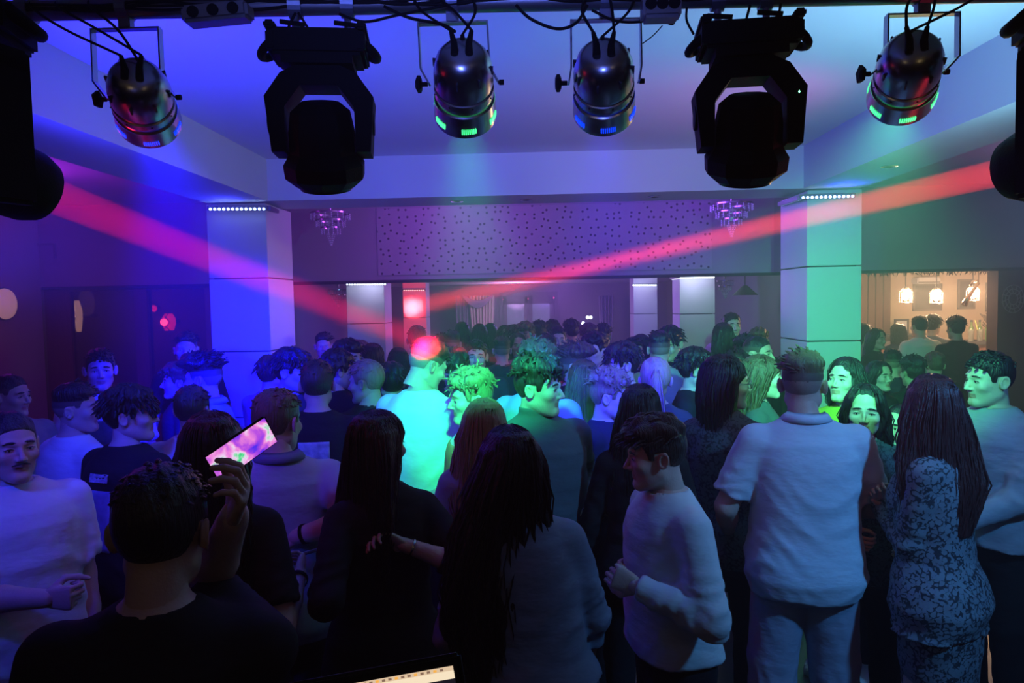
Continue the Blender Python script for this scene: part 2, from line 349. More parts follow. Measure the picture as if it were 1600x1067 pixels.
# posters, air conditioner, framed picture
def picture(px0, py0, px1, py1, d, label, frame, inner, cat='poster', name='poster', extra=None):
    A_, B_ = P(px0, py1, d), P(px1, py0, d); e = empty(name, ((A_.x + B_.x) / 2, d, A_.z), 0, label, cat); w = (B_.x - A_.x) / 2; h = B_.z - A_.z
    MB().box((-w, -0.012, 0), (w, 0.012, 0.03)).box((-w, -0.012, h - .03), (w, 0.012, h)).box((-w, -0.012, 0), (-w + .03, 0.012, h)).box((w - .03, -0.012, 0), (w, 0.012, h)).build('frame', frame, e)
    MB().box((-w + .03, -0.006, .03), (w - .03, 0.006, h - .03)).build('sheet', inner, e)
    if extra: extra(e, w, h)
    return e
pg = mat('poster_grey', (0.10, 0.09, 0.09), 0.4, noise=0.5, nscale=7); pf = mat('poster_frame', (0.20, 0.16, 0.14), 0.5)
picture(1426, 443, 1472, 486, YB - .02, 'wide dark grey poster behind the middle pendant lamp', pf, pg)
picture(1496, 436, 1524, 483, YB - .02, 'tall dark poster behind the pendant lamp nearest the brown wall', pf, pg)
picture(1540, 441, 1556, 487, YB - .02, 'narrow dark poster with a pale round spot beside the brown wall', pf, pg, extra=lambda e, w, h: MB().lathe([(0.055, -0.0), (0.05, 0.006), (0, 0.006)], 20, Matrix.Translation((0.02, -.008, h * .55)) @ Matrix.Rotation(math.pi / 2, 4, 'X')).build('round_spot', mat('pale_spot', (.7, .6, .5), .5), e))
q_ = P(1408, 522, YB - .3); tag(MB().box((q_.x - .5, YB - .42, q_.z - .04), (q_.x + .4, YB, q_.z - .001)).build('wall_shelf', joint), 'dark wall shelf that carries the small framed picture', 'shelf')
picture(1397, 498, 1420, 522, YB - .3, 'small framed picture with a white sheet standing on the bar ledge', joint, mat('pale_sheet', (0.75, 0.75, 0.78), 0.4), 'picture', 'framed_picture')
q0, q1 = P(1428, 444, YB - .1), P(1464, 433, YB - .1)
e = empty('air_conditioner', ((q0.x + q1.x) / 2, YB - .12, q0.z), 0, 'white wall air conditioner above the wide dark poster', 'air conditioner'); w = (q1.x - q0.x) / 2; h = q1.z - q0.z
MB().box((-w, -.1, 0), (w, .12, h), bev=.02).build('body', white, e); MB().box((-w * .9, -.106, .015), (w * .9, -.09, .035)).build('louver', alu if 'alu' in globals() else white, e)
# pendant lamps
bulb_m = mat('warm_bulb', (1, .8, .5), .4, emit=(1.0, 0.62, 0.30), estr=26); cord = black
for px, py, t in ((1415, 461, 'leftmost, beside the wood panelling'), (1463, 462, 'in the middle of the three'), (1520, 458, 'behind the hanging brass horn')):
    o = P(px, py, 10.2); e = empty('pendant_lamp', o, 0, 'glowing warm caged pendant lamp over the bar, ' + t, 'lamp', 'pendant lamps over the bar')
    MB().tube([(0, 0, .10), (0, 0, 2.62 - o.z)], 0.006, 6).build('cord', cord, e); MB().lathe([(0.0, .12), (.03, .11), (.035, .08), (.03, .08)], 16).build('socket', blackm, e, smooth=30)
    MB().lathe([(0.0, -.075), (.03, -.06), (.045, -.02), (.035, .04), (.02, .08), (0, .085)], 16).build('bulb', bulb_m, e, smooth=True)
    mb = MB()
    for k in range(8):
        a1 = math.pi * k / 4; mb.tube([(.03 * math.cos(a1), .03 * math.sin(a1), .10), (.075 * math.cos(a1 + .2), .075 * math.sin(a1 + .2), .04), (.075 * math.cos(a1 + .5), .075 * math.sin(a1 + .5), -.10)], .0045, 5)
    for z_ in (.04, -.03, -.10): mb.tube([(.076 * math.cos(t_ * math.pi / 8), .076 * math.sin(t_ * math.pi / 8), z_) for t_ in range(17)], .0045, 5)
    mb.build('cage', mat('cage_wire', (.5, .45, .4), .4, metal=.8), e)
    point('pendant_glow', o + Vector((0, -.12, -.0)), (1.0, 0.62, 0.36), 85, 0.06, 0.3)
# decorative horn hanging from the lintel
o = P(1517, 466, 9.2); e = empty('brass_horn', o, 0, 'long shiny bent horn hanging in front of the right pendant lamp', 'horn')
pts = [P(1506, 477, 9.2) - o, P(1514, 463, 9.2) - o, P(1523, 450, 9.2) - o, P(1529, 442, 9.2) - o, P(1527, 438, 9.2) - o, P(1520, 440, 9.2) - o, P(1516, 446, 9.2) - o]
MB().tube(pts, [0.038, 0.024, .018, .018, .016, .013, .012], 12).build('tube', mat('silver_brass', (.75, .68, .6), .2, metal=1.0), e, smooth=True)
MB().tube([pts[3], pts[3] + Vector((0, 0, 2.62 - (o + pts[3]).z))], .003, 5).build('string', cord, e)
# lintel garland, counter, shelf, bottles and glasses
cx0, cx1 = P(1330, 540, 10.9).x, 8.15
e = empty('bar_counter', (cx0, 10.7, 0), 0, 'dark bar counter under the three pendant lamps', 'bar counter')
MB().box((0, 0, 0), (cx1 - cx0, .45, 1.28)).build('body', woodr, e); MB().box((-.03, -.04, 1.28), (cx1 - cx0, .5, 1.33), bev=.008).build('top', joint, e)
gl = mat('bottle_green', (.25, .5, .15), .1, spec=.8); gl.node_tree.nodes['Principled BSDF'].inputs['Transmission Weight'].default_value = .7
gc = mat('clear_glass', (.85, .9, .85), .05, spec=.8); gc.node_tree.nodes['Principled BSDF'].inputs['Transmission Weight'].default_value = .85
r_ = random.Random(5); ztop = 1.33
pos = [(1514, 'pale glass at the left end'), (1521, 'green bottle second from the left'), (1528, 'clear glass with a yellow straw'), (1534, 'green bottle right of the straw glass'), (1540, 'slim green bottle in the middle'), (1547, 'clear glass near the plant'), (1553, 'green bottle against the brown wall')]
for k, (px, t) in enumerate(pos):
    x_ = P(px, 520, 10.85).x; e = empty('bottle' if 'bottle' in t else 'drinking_glass', (x_, 10.8 + .1 * (k % 2), ztop), 0, t + ' on the bar counter', 'bottle' if 'bottle' in t else 'glass', 'drinks on the bar counter')
    if 'bottle' in t: MB().lathe([(0, 0), (.034, 0), (.036, .15), (.03, .19), (.014, .22), (.013, .29), (0, .29)], 16).build('body', gl, e, smooth=30); MB().lathe([(.015, .27), (.016, .30), (0, .30)], 12).build('cap', joint, e)
    else:
        MB().lathe([(0, 0), (.035, 0), (.042, .17), (.038, .17), (.032, .01), (0, .01)], 16).build('cup', gc, e, smooth=30)
        if 'straw' in t: MB().tube([(0, 0, .01), (-.07, 0, .30)], .006, 6).build('straw', mat('yellow_straw', (.8, .8, .2), .4), e)
e = empty('dried_arrangement', (P(1552, 510, 10.95).x, 10.95, ztop), 0, 'dark bushy dried plant at the right end of the bar counter', 'plant')
MB().lathe([(0, 0), (.05, 0), (.06, .12), (.05, .12), (0, .10)], 14).build('vase', joint, e, smooth=30); mb = MB()
for k in range(60):
    a1 = r_.uniform(0, 6.28); R = r_.uniform(.05, .17); zt = r_.uniform(.2, .42); mb.tube([(0, 0, .1), (R * .5 * math.cos(a1), R * .5 * math.sin(a1), zt * .7), (R * math.cos(a1), R * math.sin(a1), zt)], [.003, .003, .010], 4)
o_ = mb.build('twigs', mat('twigs', (.10, .07, .05), .8), e); o_['kind'] = 'stuff'
cl = empty('wall_ornament', (P(1582, 467, Y_BACK).x, Y_BACK - .012, P(1582, 467, Y_BACK).z), 0, 'pale round filigree ornament on the brown wall at the right edge', 'ornament')
mb = MB(); Mr = Matrix.Rotation(math.pi / 2, 4, 'X')
for R in (.05, .085, .12): mb.tube([(R * math.cos(t_ * math.pi / 12), 0, R * 1.3 * math.sin(t_ * math.pi / 12)) for t_ in range(25)], .006, 5)
for k in range(12): a1 = k * math.pi / 6; mb.tube([(.05 * math.cos(a1), 0, .065 * math.sin(a1)), (.12 * math.cos(a1 + .2), 0, .156 * math.sin(a1 + .2))], .005, 5)
mb.build('filigree', mat('ornament', (.38, .30, .30), .6), cl)
gar = MB(); r_ = random.Random(11)
for k in range(150):
    x_ = r_.uniform(P(1350, 430, 8.62).x, P(1550, 430, 8.62).x); gar.tube([(x_, 8.74, OPEN), (x_ + r_.uniform(-.04, .04), 8.74 + r_.uniform(-.03, .03), OPEN - r_.uniform(.02, .07))], [.006, .003], 4)
o_ = gar.build('garland', mat('garland', (.16, .13, .12), .8)); tag(o_, 'thin dry garland hung along the top of the bar opening', 'garland', kind='stuff')

# ------------------------------------------------------------------ dark glazed wooden partition behind the left opening
xa, xb = -5.72, P(327, 470, Y_BACK).x
pt = bpy.data.objects.new('window_1', None); C.objects.link(pt); pt['kind'] = 'structure'; pt.location = (xa, Y_BACK + .05, 0)
post = [P(60, 470, Y_BACK).x - xa, P(105, 470, Y_BACK).x - xa, P(207, 470, Y_BACK).x - xa, P(227, 470, Y_BACK).x - xa, P(318, 470, Y_BACK).x - xa, xb - xa + .6]
MB().box((0, 0, 0), (post[1], .08, OPEN)).build('wood_panel', woodr, pt); MB().box((post[2], -.02, 0), (post[3], .10, OPEN)).build('mullion', woodr, pt); MB().box((post[4], -.02, 0), (post[5], .10, OPEN)).build('mullion', woodr, pt)
MB().box((post[1], 0, 0), (post[4], .08, .9)).build('apron', woodr, pt); MB().box((post[1], 0, OPEN - .05), (post[4], .08, OPEN)).build('head_rail', woodr, pt)
gm2 = mat('tinted_pane', (.30, .18, .20), .03, spec=.6); gm2.node_tree.nodes['Principled BSDF'].inputs['Transmission Weight'].default_value = .9
for u, v in ((1, 2), (3, 4)): MB().box((post[u], .035, .9), (post[v], .041, OPEN - .05)).build('pane', gm2, pt)
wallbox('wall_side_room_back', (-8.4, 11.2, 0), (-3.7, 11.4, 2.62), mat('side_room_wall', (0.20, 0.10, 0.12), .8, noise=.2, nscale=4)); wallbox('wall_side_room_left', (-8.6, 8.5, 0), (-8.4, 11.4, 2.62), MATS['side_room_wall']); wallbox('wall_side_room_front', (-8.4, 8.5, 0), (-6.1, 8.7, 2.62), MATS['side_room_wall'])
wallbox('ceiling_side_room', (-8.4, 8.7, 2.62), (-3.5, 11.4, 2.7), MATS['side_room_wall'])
def sconce(px, py, d, w, h, m, label, glow, pw):
    o = P(px, py, d); e = empty('wall_lamp', (o.x, d, o.z), 0, label, 'lamp')
    MB().lathe([(w * .35, -h / 2), (w * .5, -h * .1), (w * .5, h * .2), (w * .3, h / 2), (0, h / 2)], 18).build('shade', m, e, smooth=30)
    MB().tube([(-w * .2, -w * .48, h * .5), (w * .3, -w * .48, 0), (-w * .25, -w * .45, -h * .5)], .006, 5).tube([(w * .2, -w * .48, h * .5), (-w * .3, -w * .48, 0), (w * .25, -w * .45, -h * .5)], .006, 5).build('frame', black, e)
    MB().box((-.03, w * .3, -.03), (.03, 11.2 - d, .03)).build('bracket', black, e); point('wall_lamp_glow', o + Vector((0, -w * .8, 0)), glow, pw, .05, .5)
sconce(119, 494, 10.7, .17, .46, mat('cream_shade', (.9, .85, .7), .6, emit=(1.0, .82, .5), estr=1.0), 'tall cream lamp shade seen through the left pane of the dark partition', (1, .8, .5), 1.5)
sconce(264, 503, 10.9, .19, .25, mat('red_shade', (.9, .1, .1), .6, emit=(1.0, .03, .08), estr=1.8), 'small glowing red lamp seen through the right pane of the dark partition', (1, .05, .1), 3)
sconce(237, 482, 11.0, .15, .10, MATS['red_shade'], 'flat red lamp just above and left of the small glowing red lamp', (1, .05, .1), 1)
o = P(-6, 475, 7.86); e = empty('wall_lamp', (-5.70, o.y, o.z), 0, 'round dim pinkish lamp on the rose wall at the left edge', 'lamp')
MB().lathe([(0.17, 0), (.16, .03), (.09, .06), (0, .07)], 24, Matrix.Rotation(math.pi / 2, 4, 'Y')).build('shade', mat('round_shade', (.85, .6, .5), .6, emit=(1, .45, .4), estr=.25), e, smooth=True); MB().lathe([(.18, -.02), (.18, .006), (.165, .008)], 24, Matrix.Rotation(math.pi / 2, 4, 'Y')).build('ring', alu_l if 'alu_l' in globals() else chrome, e)
tag(MB().box((P(0, 384, Y_BACK).x, Y_BACK - .03, P(40, 384, Y_BACK).z), (P(87, 384, Y_BACK).x, Y_BACK, P(40, 381, Y_BACK).z)).box((P(85, 384, Y_BACK).x, Y_BACK - .03, P(85, 404, Y_BACK).z), (P(88, 384, Y_BACK).x, Y_BACK, P(85, 381, Y_BACK).z)).build('cable_duct', mat('duct', (.25, .22, .27), .6)), 'thin bent cable duct on the wall above the dark partition', 'duct')
# ------------------------------------------------------------------ lighting rig
steel = mat('polished_steel', (0.52, 0.50, 0.48), 0.27, metal=1.0, noise=0.08, nscale=12)
pipe_m = mat('truss_pipe', (0.26, 0.24, 0.22), 0.45, metal=0.8, noise=0.2, nscale=8)
TX0, TX1 = -640, 2240
tp = [P(TX0, 30.4, D_TRUSS), P(TX1, -25.4, D_TRUSS)]
e = empty('truss', tp[0], 0, 'dark metal truss pipe across the top that carries every lamp', 'truss')
L_ = L_t = tp[1] - tp[0]
MB().tube([(0, 0, 0), L_], 0.0255, 24).build('pipe', pipe_m, e, smooth=30)
MB().tube([(0, 0.20, 0.22), L_ + Vector((0, 0.20, 0.22))], 0.0255, 16).build('pipe', pipe_m, e, smooth=30)
for i in range(18):
    a = L_ * (i / 18); b = L_ * ((i + .5) / 18); c = L_ * ((i + 1) / 18); up = Vector((0, 0.20, 0.22))
    MB().tube([a, b + up], 0.009, 8).build('brace', pipe_m, e, smooth=True)
    MB().tube([b + up, c], 0.009, 8).build('brace', pipe_m, e, smooth=True)
for k, u in enumerate((0, 1)):                                      # lifting towers beyond the frame edges
    p = tp[k] + Vector((-0.05 if k == 0 else 0.05, 0, 0)); t = empty('lifting_tower', (p.x, p.y, 0), 0, ('left' if k == 0 else 'right') + ' black wind-up stand that holds the end of the truss', 'stand')
    MB().tube([(0, 0, 0.05), (0, 0, p.z + 0.03)], 0.03, 16).build('mast', blackm, t, smooth=30)
    MB().box((-0.35, -0.03, 0), (0.35, 0.03, 0.05)).box((-0.03, -0.35, 0), (0.03, 0.35, 0.05)).build('base', blackm, t)
def on_pipe(px):
    t = (P(px, 15, D_TRUSS).x - tp[0].x) / L_t.x; return tp[0] + L_t * t
CABLE_N = [0]
def cable(pts, label, r=0.0035, name='cable', group='black cables hanging from the truss'):
    """smooth cable through points (Catmull-Rom)."""
    pts = [Vector(p) for p in pts]; q = [pts[0] * 2 - pts[1]] + pts + [pts[-1] * 2 - pts[-2]]; out = []
    for i in range(1, len(q) - 2):
        for k in range(6):
            t = k / 6; a, b, c, d_ = q[i - 1], q[i], q[i + 1], q[i + 2]
            out.append(0.5 * ((2 * b) + (c - a) * t + (2 * a - 5 * b + 4 * c - d_) * t * t + (3 * b - a - 3 * c + d_) * t ** 3))
    out.append(pts[-1]); o = MB().tube(out, r, 6).build(name, black, smooth=True)
    return tag(o, label, 'cable', group)

def par_can(cap_px, lens, aim, glow, label, yoke_w, knob_side=-1):
    """Polished par can: domed cap, ribbed barrel, vented rim, yoke, clamp. Local +Z is the beam."""
    lens = Vector(lens); dr = (Vector(aim) - lens).normalized(); R = 0.080
    e = empty('par_can', lens, 0, label, 'stage light')
    M = frame_from((0, 0, 0), dr, (0, -1, 0)) if False else frame_from((0, 0, 0), dr)
    prof = [(0.0, -0.215), (0.030, -0.213), (0.050, -0.205), (0.064, -0.188), (0.072, -0.165), (0.0755, -0.140), (0.0765, -0.112), (0.0735, -0.110), (0.0735, -0.098), (0.0775, -0.096), (0.0785, -0.080), (0.0745, -0.078), (0.0745, -0.060), (0.0795, -0.057)]
    MB().lathe(prof, 40, M).build('housing', steel, e, smooth=35); hsg = e.children[0]
    MB().lathe([(0.0800, -0.058), (0.0815, -0.030), (0.0835, 0.0), (0.0835, 0.008), (0.0800, 0.008), (0.0800, -0.050)], 40, M).build('rim', steel, e, smooth=35); rim = [c for c in e.children if c.name.startswith('rim')][0]
    gm = mat('par_lens_%s' % glow[0], (0.1, 0.1, 0.1), 0.2, emit=glow[1], estr=2.2)
    MB().lathe([(0.0795, -0.012), (0.06, -0.016), (0.0, -0.018)], 32, M).build('lens', gm, e, smooth=True)
    for k in range(6):                                               # vent slots round the rim that show the light inside
        for j in range(8):
            a = k * math.pi / 3 + (j - 3.5) * 0.062 + 0.4; M2 = M @ Matrix.Rotation(a, 4, 'Z')
            if j == 0: mb = MB()
            mb.box((0.0815, -0.0014, -0.022), (0.0842, 0.0014, -0.006), M2)
        mb.build('vent', gm, rim)
    for k in range(8):                                               # cooling slits and rivets of the cap
        a = k * math.pi / 4 + 0.2; MB().box((0.0695, -0.0022, -0.172), (0.0765, 0.0022, -0.148), M @ Matrix.Rotation(a, 4, 'Z')).build('slit', joint, hsg)
        MB().lathe([(0, 0.004), (0.004, 0.0), (0.004, -0.004)], 8, M @ Matrix.Rotation(a + .3, 4, 'Z') @ Matrix.Translation((0.0768, 0, -0.088)) @ Matrix.Rotation(math.pi / 2, 4, 'Y')).build('rivet', black, hsg)
    piv = M @ Vector((0, 0, -0.104))
    # yoke: flat bar up from both sides to a crossbar just under the pipe
    top = on_pipe(cap_px); tz = top.z - lens.z - 0.052; ty = top.y - lens.y; tx = top.x - lens.x
    yk = MB(); w = 0.089
    sx = Vector((1, 0, 0))
    for sg in (-1, 1):
        a = piv + sx * sg * w; b = Vector((tx + sg * w * yoke_w, ty, tz)); mid = a.lerp(b, 0.25); mid.x = b.x * .8 + a.x * .2
        for (p, q) in ((a, mid), (mid, b)):
            v = q - p; yk.box((-0.0022, -0.011, -0.001), (0.0022, 0.011, v.length + 0.001), frame_from(p, v, (0, -1, 0)))
    yk.box((tx - w * yoke_w, ty - 0.011, tz - 0.0022), (tx + w * yoke_w, ty + 0.011, tz + 0.0022))
    yk.build('yoke', steel, e)
    MB().box((tx - 0.016, ty - 0.014, tz), (tx + 0.016, ty + 0.014, tz + 0.03), bev=0.003).lathe([(0.0265, -0.014), (0.033, -0.014), (0.033, 0.014), (0.0265, 0.014)], 20, Matrix.Translation((tx, ty, tz + 0.054)) @ Matrix.Rotation(math.pi / 2, 4, 'Y')).build('clamp', alu, e)
    k = piv + sx * knob_side * (w + 0.004)
    MB().tube([k, k + sx * knob_side * 0.022], 0.006, 10).lathe([(0.0, 0.0), (0.014, 0.0), (0.023, 0.004), (0.023, 0.012), (0.013, 0.016), (0.0, 0.016)], 5, Matrix.Translation(k + sx * knob_side * 0.015) @ Matrix.Rotation(knob_side * math.pi / 2, 4, 'Y')).build('knob', black, e)
    k = piv - sx * knob_side * (w + 0.002)
    MB().tube([k, k - sx * knob_side * 0.012], 0.007, 8).build('bolt', black, e)
    ends = []
    for dx, dy_ in ((-0.018, -.012), (0.018, -.010), (0.0, 0.018)):
        a = M @ Vector((0, 0, -0.208)) + Vector((dx, dy_, 0)); b = a + Vector((dx * .4, 0, 0.045))
        MB().tube([a - Vector((0, 0, .012)), a + Vector((0, 0, .015)), b], [0.010, 0.0085, 0.005], 10).build('cable_gland', black, e, smooth=30); ends.append(lens + b)
    return e, ends
g_b = ('blue', (0.0, 0.03, 1.0)); g_g = ('green', (0.05, 1.0, 0.25))
pc1, en1 = par_can(196, PARS[0]['lens'], PARS[0]['aim'], g_b, 'leftmost polished par can tilted to the right, glowing blue at the rim', 1.0)
pc2, en2 = par_can(707, PARS[1]['lens'], PARS[1]['aim'], g_g, 'polished par can hanging straight between the black moving heads, green glow at the rim', 1.0)
pc3, en3 = par_can(946, PARS[2]['lens'], PARS[2]['aim'], g_b, 'polished par can with dim blue rim vents just left of the second black moving head', 1.0)
pc4, en4 = par_can(1441, PARS[3]['lens'], PARS[3]['aim'], g_g, 'rightmost polished par can tilted to the left with bright green rim vents', 1.0, -1)

def moving_head(c_px, c_py, d, label, yaw, tilt, scale=1.0, hang=None, lens_glow=None, drop=0.0, body_yaw=0):
    """Base box with clamps, U-shaped yoke, faceted head; origin at the yoke pivot."""
    o = P(c_px, c_py, d); e = empty('moving_head', o, math.radians(yaw), label, 'stage light'); s = scale
    e.scale = (s, s, s)
    # base
    MB().box((-0.112, -0.070, 0.130), (0.112, 0.070, 0.195), bev=0.008).box((-0.118, -0.075, 0.138), (-0.095, 0.075, 0.185), bev=0.004).box((0.095, -0.075, 0.138), (0.118, 0.075, 0.185), bev=0.004).prism([(-0.085, -0.065), (0.085, -0.065), (0.085, 0.065), (-0.085, 0.065)], 0.022, Matrix.Translation((0, 0, 0.110))).build('base', black, e)
    for sg in (-1, 1):
        MB().box((sg * 0.108 - 0.013, -0.080, 0.188), (sg * 0.108 + 0.013, 0.080, 0.207), bev=0.005).build('foot', black, e)
        # carrying handle: a loop at each end of the base
        hp = [(sg * (0.112 + 0.030 * math.sin(a)), -0.040 * math.cos(a), 0.165 - 0.022 * math.sin(a)) for a in [i * math.pi / 10 for i in range(11)]]
        MB().tube([(sg * .105, -.04, .165)] + hp + [(sg * .105, .04, .165)], 0.011, 10).build('handle', black, e, smooth=True)
    # yoke: octagonal arch seen from the front
    out = [(-0.118, -0.100), (-0.132, 0.035), (-0.092, 0.092), (-0.045, 0.115), (0.045, 0.115), (0.092, 0.092), (0.132, 0.035), (0.122, -0.100), (0.086, -0.100), (0.084, 0.010), (0.045, 0.062), (-0.045, 0.062), (-0.084, 0.010), (-0.086, -0.100)]
    M = Matrix.Translation((0, 0.045, 0)) @ Matrix.Rotation(math.pi / 2, 4, 'X')
    vs = [M @ Vector((x, y, 0)) for x, y in out] + [M @ Vector((x, y, 0.09)) for x, y in out]; n = len(out)
    quads = [(0, 1, 12, 13), (1, 2, 11, 12), (2, 3, 11), (3, 4, 10, 11), (4, 5, 10), (5, 6, 9, 10), (6, 7, 8, 9)]
    fs = [tuple(q) for q in quads] + [tuple(i + n for i in q)[::-1] for q in quads] + [(i, i + n, (i + 1) % n + n, (i + 1) % n) for i in range(n)]
    MB().raw(vs, fs).build('yoke', black, e)
    for sg in (-1, 1): MB().lathe([(0.030, 0), (0.030, 0.006), (0.0, 0.008)], 20, Matrix.Translation((sg * 0.124, 0, -0.02)) @ Matrix.Rotation(sg * math.pi / 2, 4, 'Y')).build('pivot_cap', black, e)
    # head: octagonal barrel on the tilt axis, lens at its lower end
    H = Matrix.Translation((0, 0, -0.062)) @ Matrix.Rotation(math.radians(tilt), 4, 'X')
    hd = MB(); prof = [(0.0, 0.092), (0.045, 0.092), (0.070, 0.070), (0.0785, 0.02), (0.080, -0.030), (0.098, -0.058), (0.096, -0.092), (0.070, -0.116), (0.055, -0.118), (0.055, -0.108)]
    hd.lathe([(r * 1.06, z) for r, z in prof], 10, H @ Matrix.Rotation(math.pi / 10, 4, 'Z')); hh = hd.build('head', black, e)
    MB().lathe([(0.0585, -0.112), (0.03, -0.106), (0.0, -0.104)], 24, H).build('lens', lens_glow or mat('dark_lens', (0.01, 0.02, 0.02), 0.08), e, smooth=True)
    MB().lathe([(0.0585, -0.112), (0.066, -0.124), (0.070, -0.116)], 24, H).build('lens_ring', blackm, e, smooth=30)
    MB().box((0.124, -0.012, -0.02), (0.129, 0.012, 0.03)).build('panel', blackm, e)
    if yaw < 0: MB().lathe([(0, -.004), (.0025, 0), (0, .004)], 8, Matrix.Translation((.112, -.047, 0.02))).build('pilot_light', mat('pilot_green', (0, 0, 0), .5, emit=(.3, 1, .6), estr=3), e)
    # clamps up to the pipe
    for cp in (hang or ()):
        q = on_pipe(cp); lq = (Matrix.Rotation(-math.radians(yaw), 4, 'Z') @ (q - o)) / s
        MB().box((lq.x - .014, -.014 + lq.y * .5, 0.190), (lq.x + .014, .014 + lq.y * .5, 0.215)).tube([(lq.x, lq.y * .5, .20), (lq.x, lq.y, lq.z - .02)], 0.009, 10).lathe([(0.0265 / s, -0.016), (0.034 / s, -0.016), (0.034 / s, 0.016), (0.0265 / s, 0.016)], 20, Matrix.Translation(lq) @ Matrix.Rotation(math.pi / 2, 4, 'Y')).build('clamp', alu, e)
        MB().tube([(lq.x - .03, -.02, .222), (lq.x + .03, -.02, .215)], 0.006, 6).build('wing_nut', black, e)
    return e
moving_head(503, 180, 1.92, 'black moving head lamp between the leftmost par can and the straight-hanging one', 8, 22, 1.02, (462, 543))
moving_head(1168, 168, 1.92, 'black moving head lamp right of the middle par cans with a small green pilot light', -6, 22, 1.02, (1121, 1196))
# the two outer ones, nearer and turned inwards, with their red beams
red_l = mat('red_beam_lens', (0.2, 0.02, 0.02), 0.3, emit=(1.0, 0.02, 0.1), estr=25)
def big_head(o, aim, label, hang, pan_deg, s, sgn):
    o = Vector(o); e = empty('moving_head', o, 0, label, 'stage light')
    dr = (Vector(aim) - o).normalized()
    Rz = Matrix.Rotation(math.radians(pan_deg), 4, 'Z')
    H = frame_from((0, 0, 0), dr) @ Matrix.Translation((0, 0, -0.06 * s))
    az = math.atan2(-dr.x, dr.y); Rz = Matrix.Rotation(az, 4, 'Z')
    prof = [(0.0, -0.105), (0.06, -0.100), (0.085, -0.07), (0.092, -0.02), (0.094, 0.12), (0.090, 0.20), (0.078, 0.235), (0.070, 0.238), (0.070, 0.225)]
    MB().lathe([(r * s, z * s) for r, z in prof], 28, H).build('head', black, e, smooth=35)
    MB().lathe([(0.071 * s, 0.222 * s), (0.03 * s, 0.228 * s), (0, 0.229 * s)], 28, H).build('lens', red_l, e, smooth=True)
    yk = MB()
    for sg in (-1, 1): yk.box((sg * 0.122 * s - 0.022 * s, -0.055 * s, -0.10 * s), (sg * 0.120 * s + 0.022 * s, 0.055 * s, 0.235 * s), Rz, bev=0.01)
    yk.box((-0.142 * s, -0.055 * s, 0.19 * s), (0.142 * s, 0.055 * s, 0.25 * s), Rz, bev=0.01); yk.build('yoke', black, e); Rb = Matrix.Rotation(math.radians(sgn * 12), 4, 'Z'); bo_ = 0.02 if sgn < 0 else -0.02
    MB().box((bo_ - 0.14 * s, -0.10 * s, 0.27 * s), (bo_ + 0.14 * s, 0.10 * s, 0.36 * s), Rb, bev=0.014).tube([(0, 0, .24 * s), (0, 0, .28 * s)], .05 * s, 16).build('base', black, e)
    for sg in (-1, 1):
        hp = [Rb @ Vector((bo_ + sg * (0.135 + 0.04 * math.sin(a)) * s, -0.06 * math.cos(a) * s, (0.335 - 0.035 * math.sin(a)) * s)) for a in [i * math.pi / 10 for i in range(11)]]
        MB().tube(hp, 0.016 * s, 10).build('handle', black, e, smooth=True)
    for cp in hang:
        q = on_pipe(cp) - o
        MB().tube([(q.x * .9, q.y * .3, 0.355 * s), (q.x, q.y, q.z)], 0.011, 10).lathe([(0.0265, -0.016), (0.034, -0.016), (0.034, 0.016), (0.0265, 0.016)], 20, Matrix.Translation(q) @ Matrix.Rotation(math.pi / 2, 4, 'Y')).build('clamp', alu, e)
    return e
big_head(HEAD_L['o'], HEAD_L['aim'], 'big black moving head cut by the left edge, throwing a red beam', (42, -60), 62, 0.98, 1)
big_head(HEAD_R['o'], HEAD_R['aim'], 'black moving head cut by the right edge, throwing a red beam', (1640, 1700), -62, 0.95, -1)
# power strips and boxes strapped to the pipe
def strip(px0, py0, px1, py1, d, h, label):
    a, b = P(px0, py0, d), P(px1, py1, d); v = b - a; e = empty('junction_box', a, 0, label, 'junction box')
    M = frame_from((0, 0, 0), v, (0, -1, 0)); L2 = v.length
    MB().box((-h / 2, -0.03, 0), (h / 2, 0.03, L2), M, bev=0.008).build('box', pipe_m, e)
    for k in range(3): MB().tube([M @ Vector((0, 0, L2 * (.2 + .3 * k))) + Vector((0, -0.031, 0)), M @ Vector((0, 0, L2 * (.2 + .3 * k))) + Vector((0, -0.036, 0))], 0.014, 14).build('socket', black, e)
    MB().tube([M @ Vector((h * .5, 0.0, L2 * .15)), on_pipe(px0 + (px1 - px0) * .15) - a], 0.004, 6).build('strap', black, e); MB().tube([M @ Vector((h * .5, 0.0, L2 * .85)), on_pipe(px0 + (px1 - px0) * .85) - a], 0.004, 6).build('strap', black, e)
    return e
strip(290, 28, 392, 18, 1.86, 0.042, 'long grey power strip strapped under the truss right of the leftmost par can')
strip(1002, 14, 1062, 12, 1.86, 0.060, 'short grey junction box under the truss left of the second moving head')
# cables
T = lambda px, py: P(px, py, 1.90)
for en, (x0, x1, x2), nm in ((en1, (60, 100, 150), 'leftmost par can'), (en2, (650, 690, 740), 'green par can left of middle'), (en3, (915, 950, 990), 'blue par can right of middle'), (en4, (1425, 1450, 1530), 'rightmost par can')):
    for j, (p, x) in enumerate(zip(en, (x0, x1, x2))):
        q = on_pipe(x); m = (Vector(p) + q) / 2 + Vector((0.02 * (j - 1), -.03, 0.0)); side = ('its first', 'its second', 'its third')[j]
        cable([p, m, q + Vector((0, -.03, .0)), q + Vector((0, 0, .03))], '%s thin cable running into the %s' % (('left', 'right', 'rear')[j], nm))
cable([T(530, 22), T(570, 34), T(620, 24), T(700, 8)], 'black cable sagging under the truss above the left moving head')
cable([T(600, 10), T(640, 28), T(690, 38), T(712, 50)], 'black cable looping over the yoke of the straight par can', 0.004)
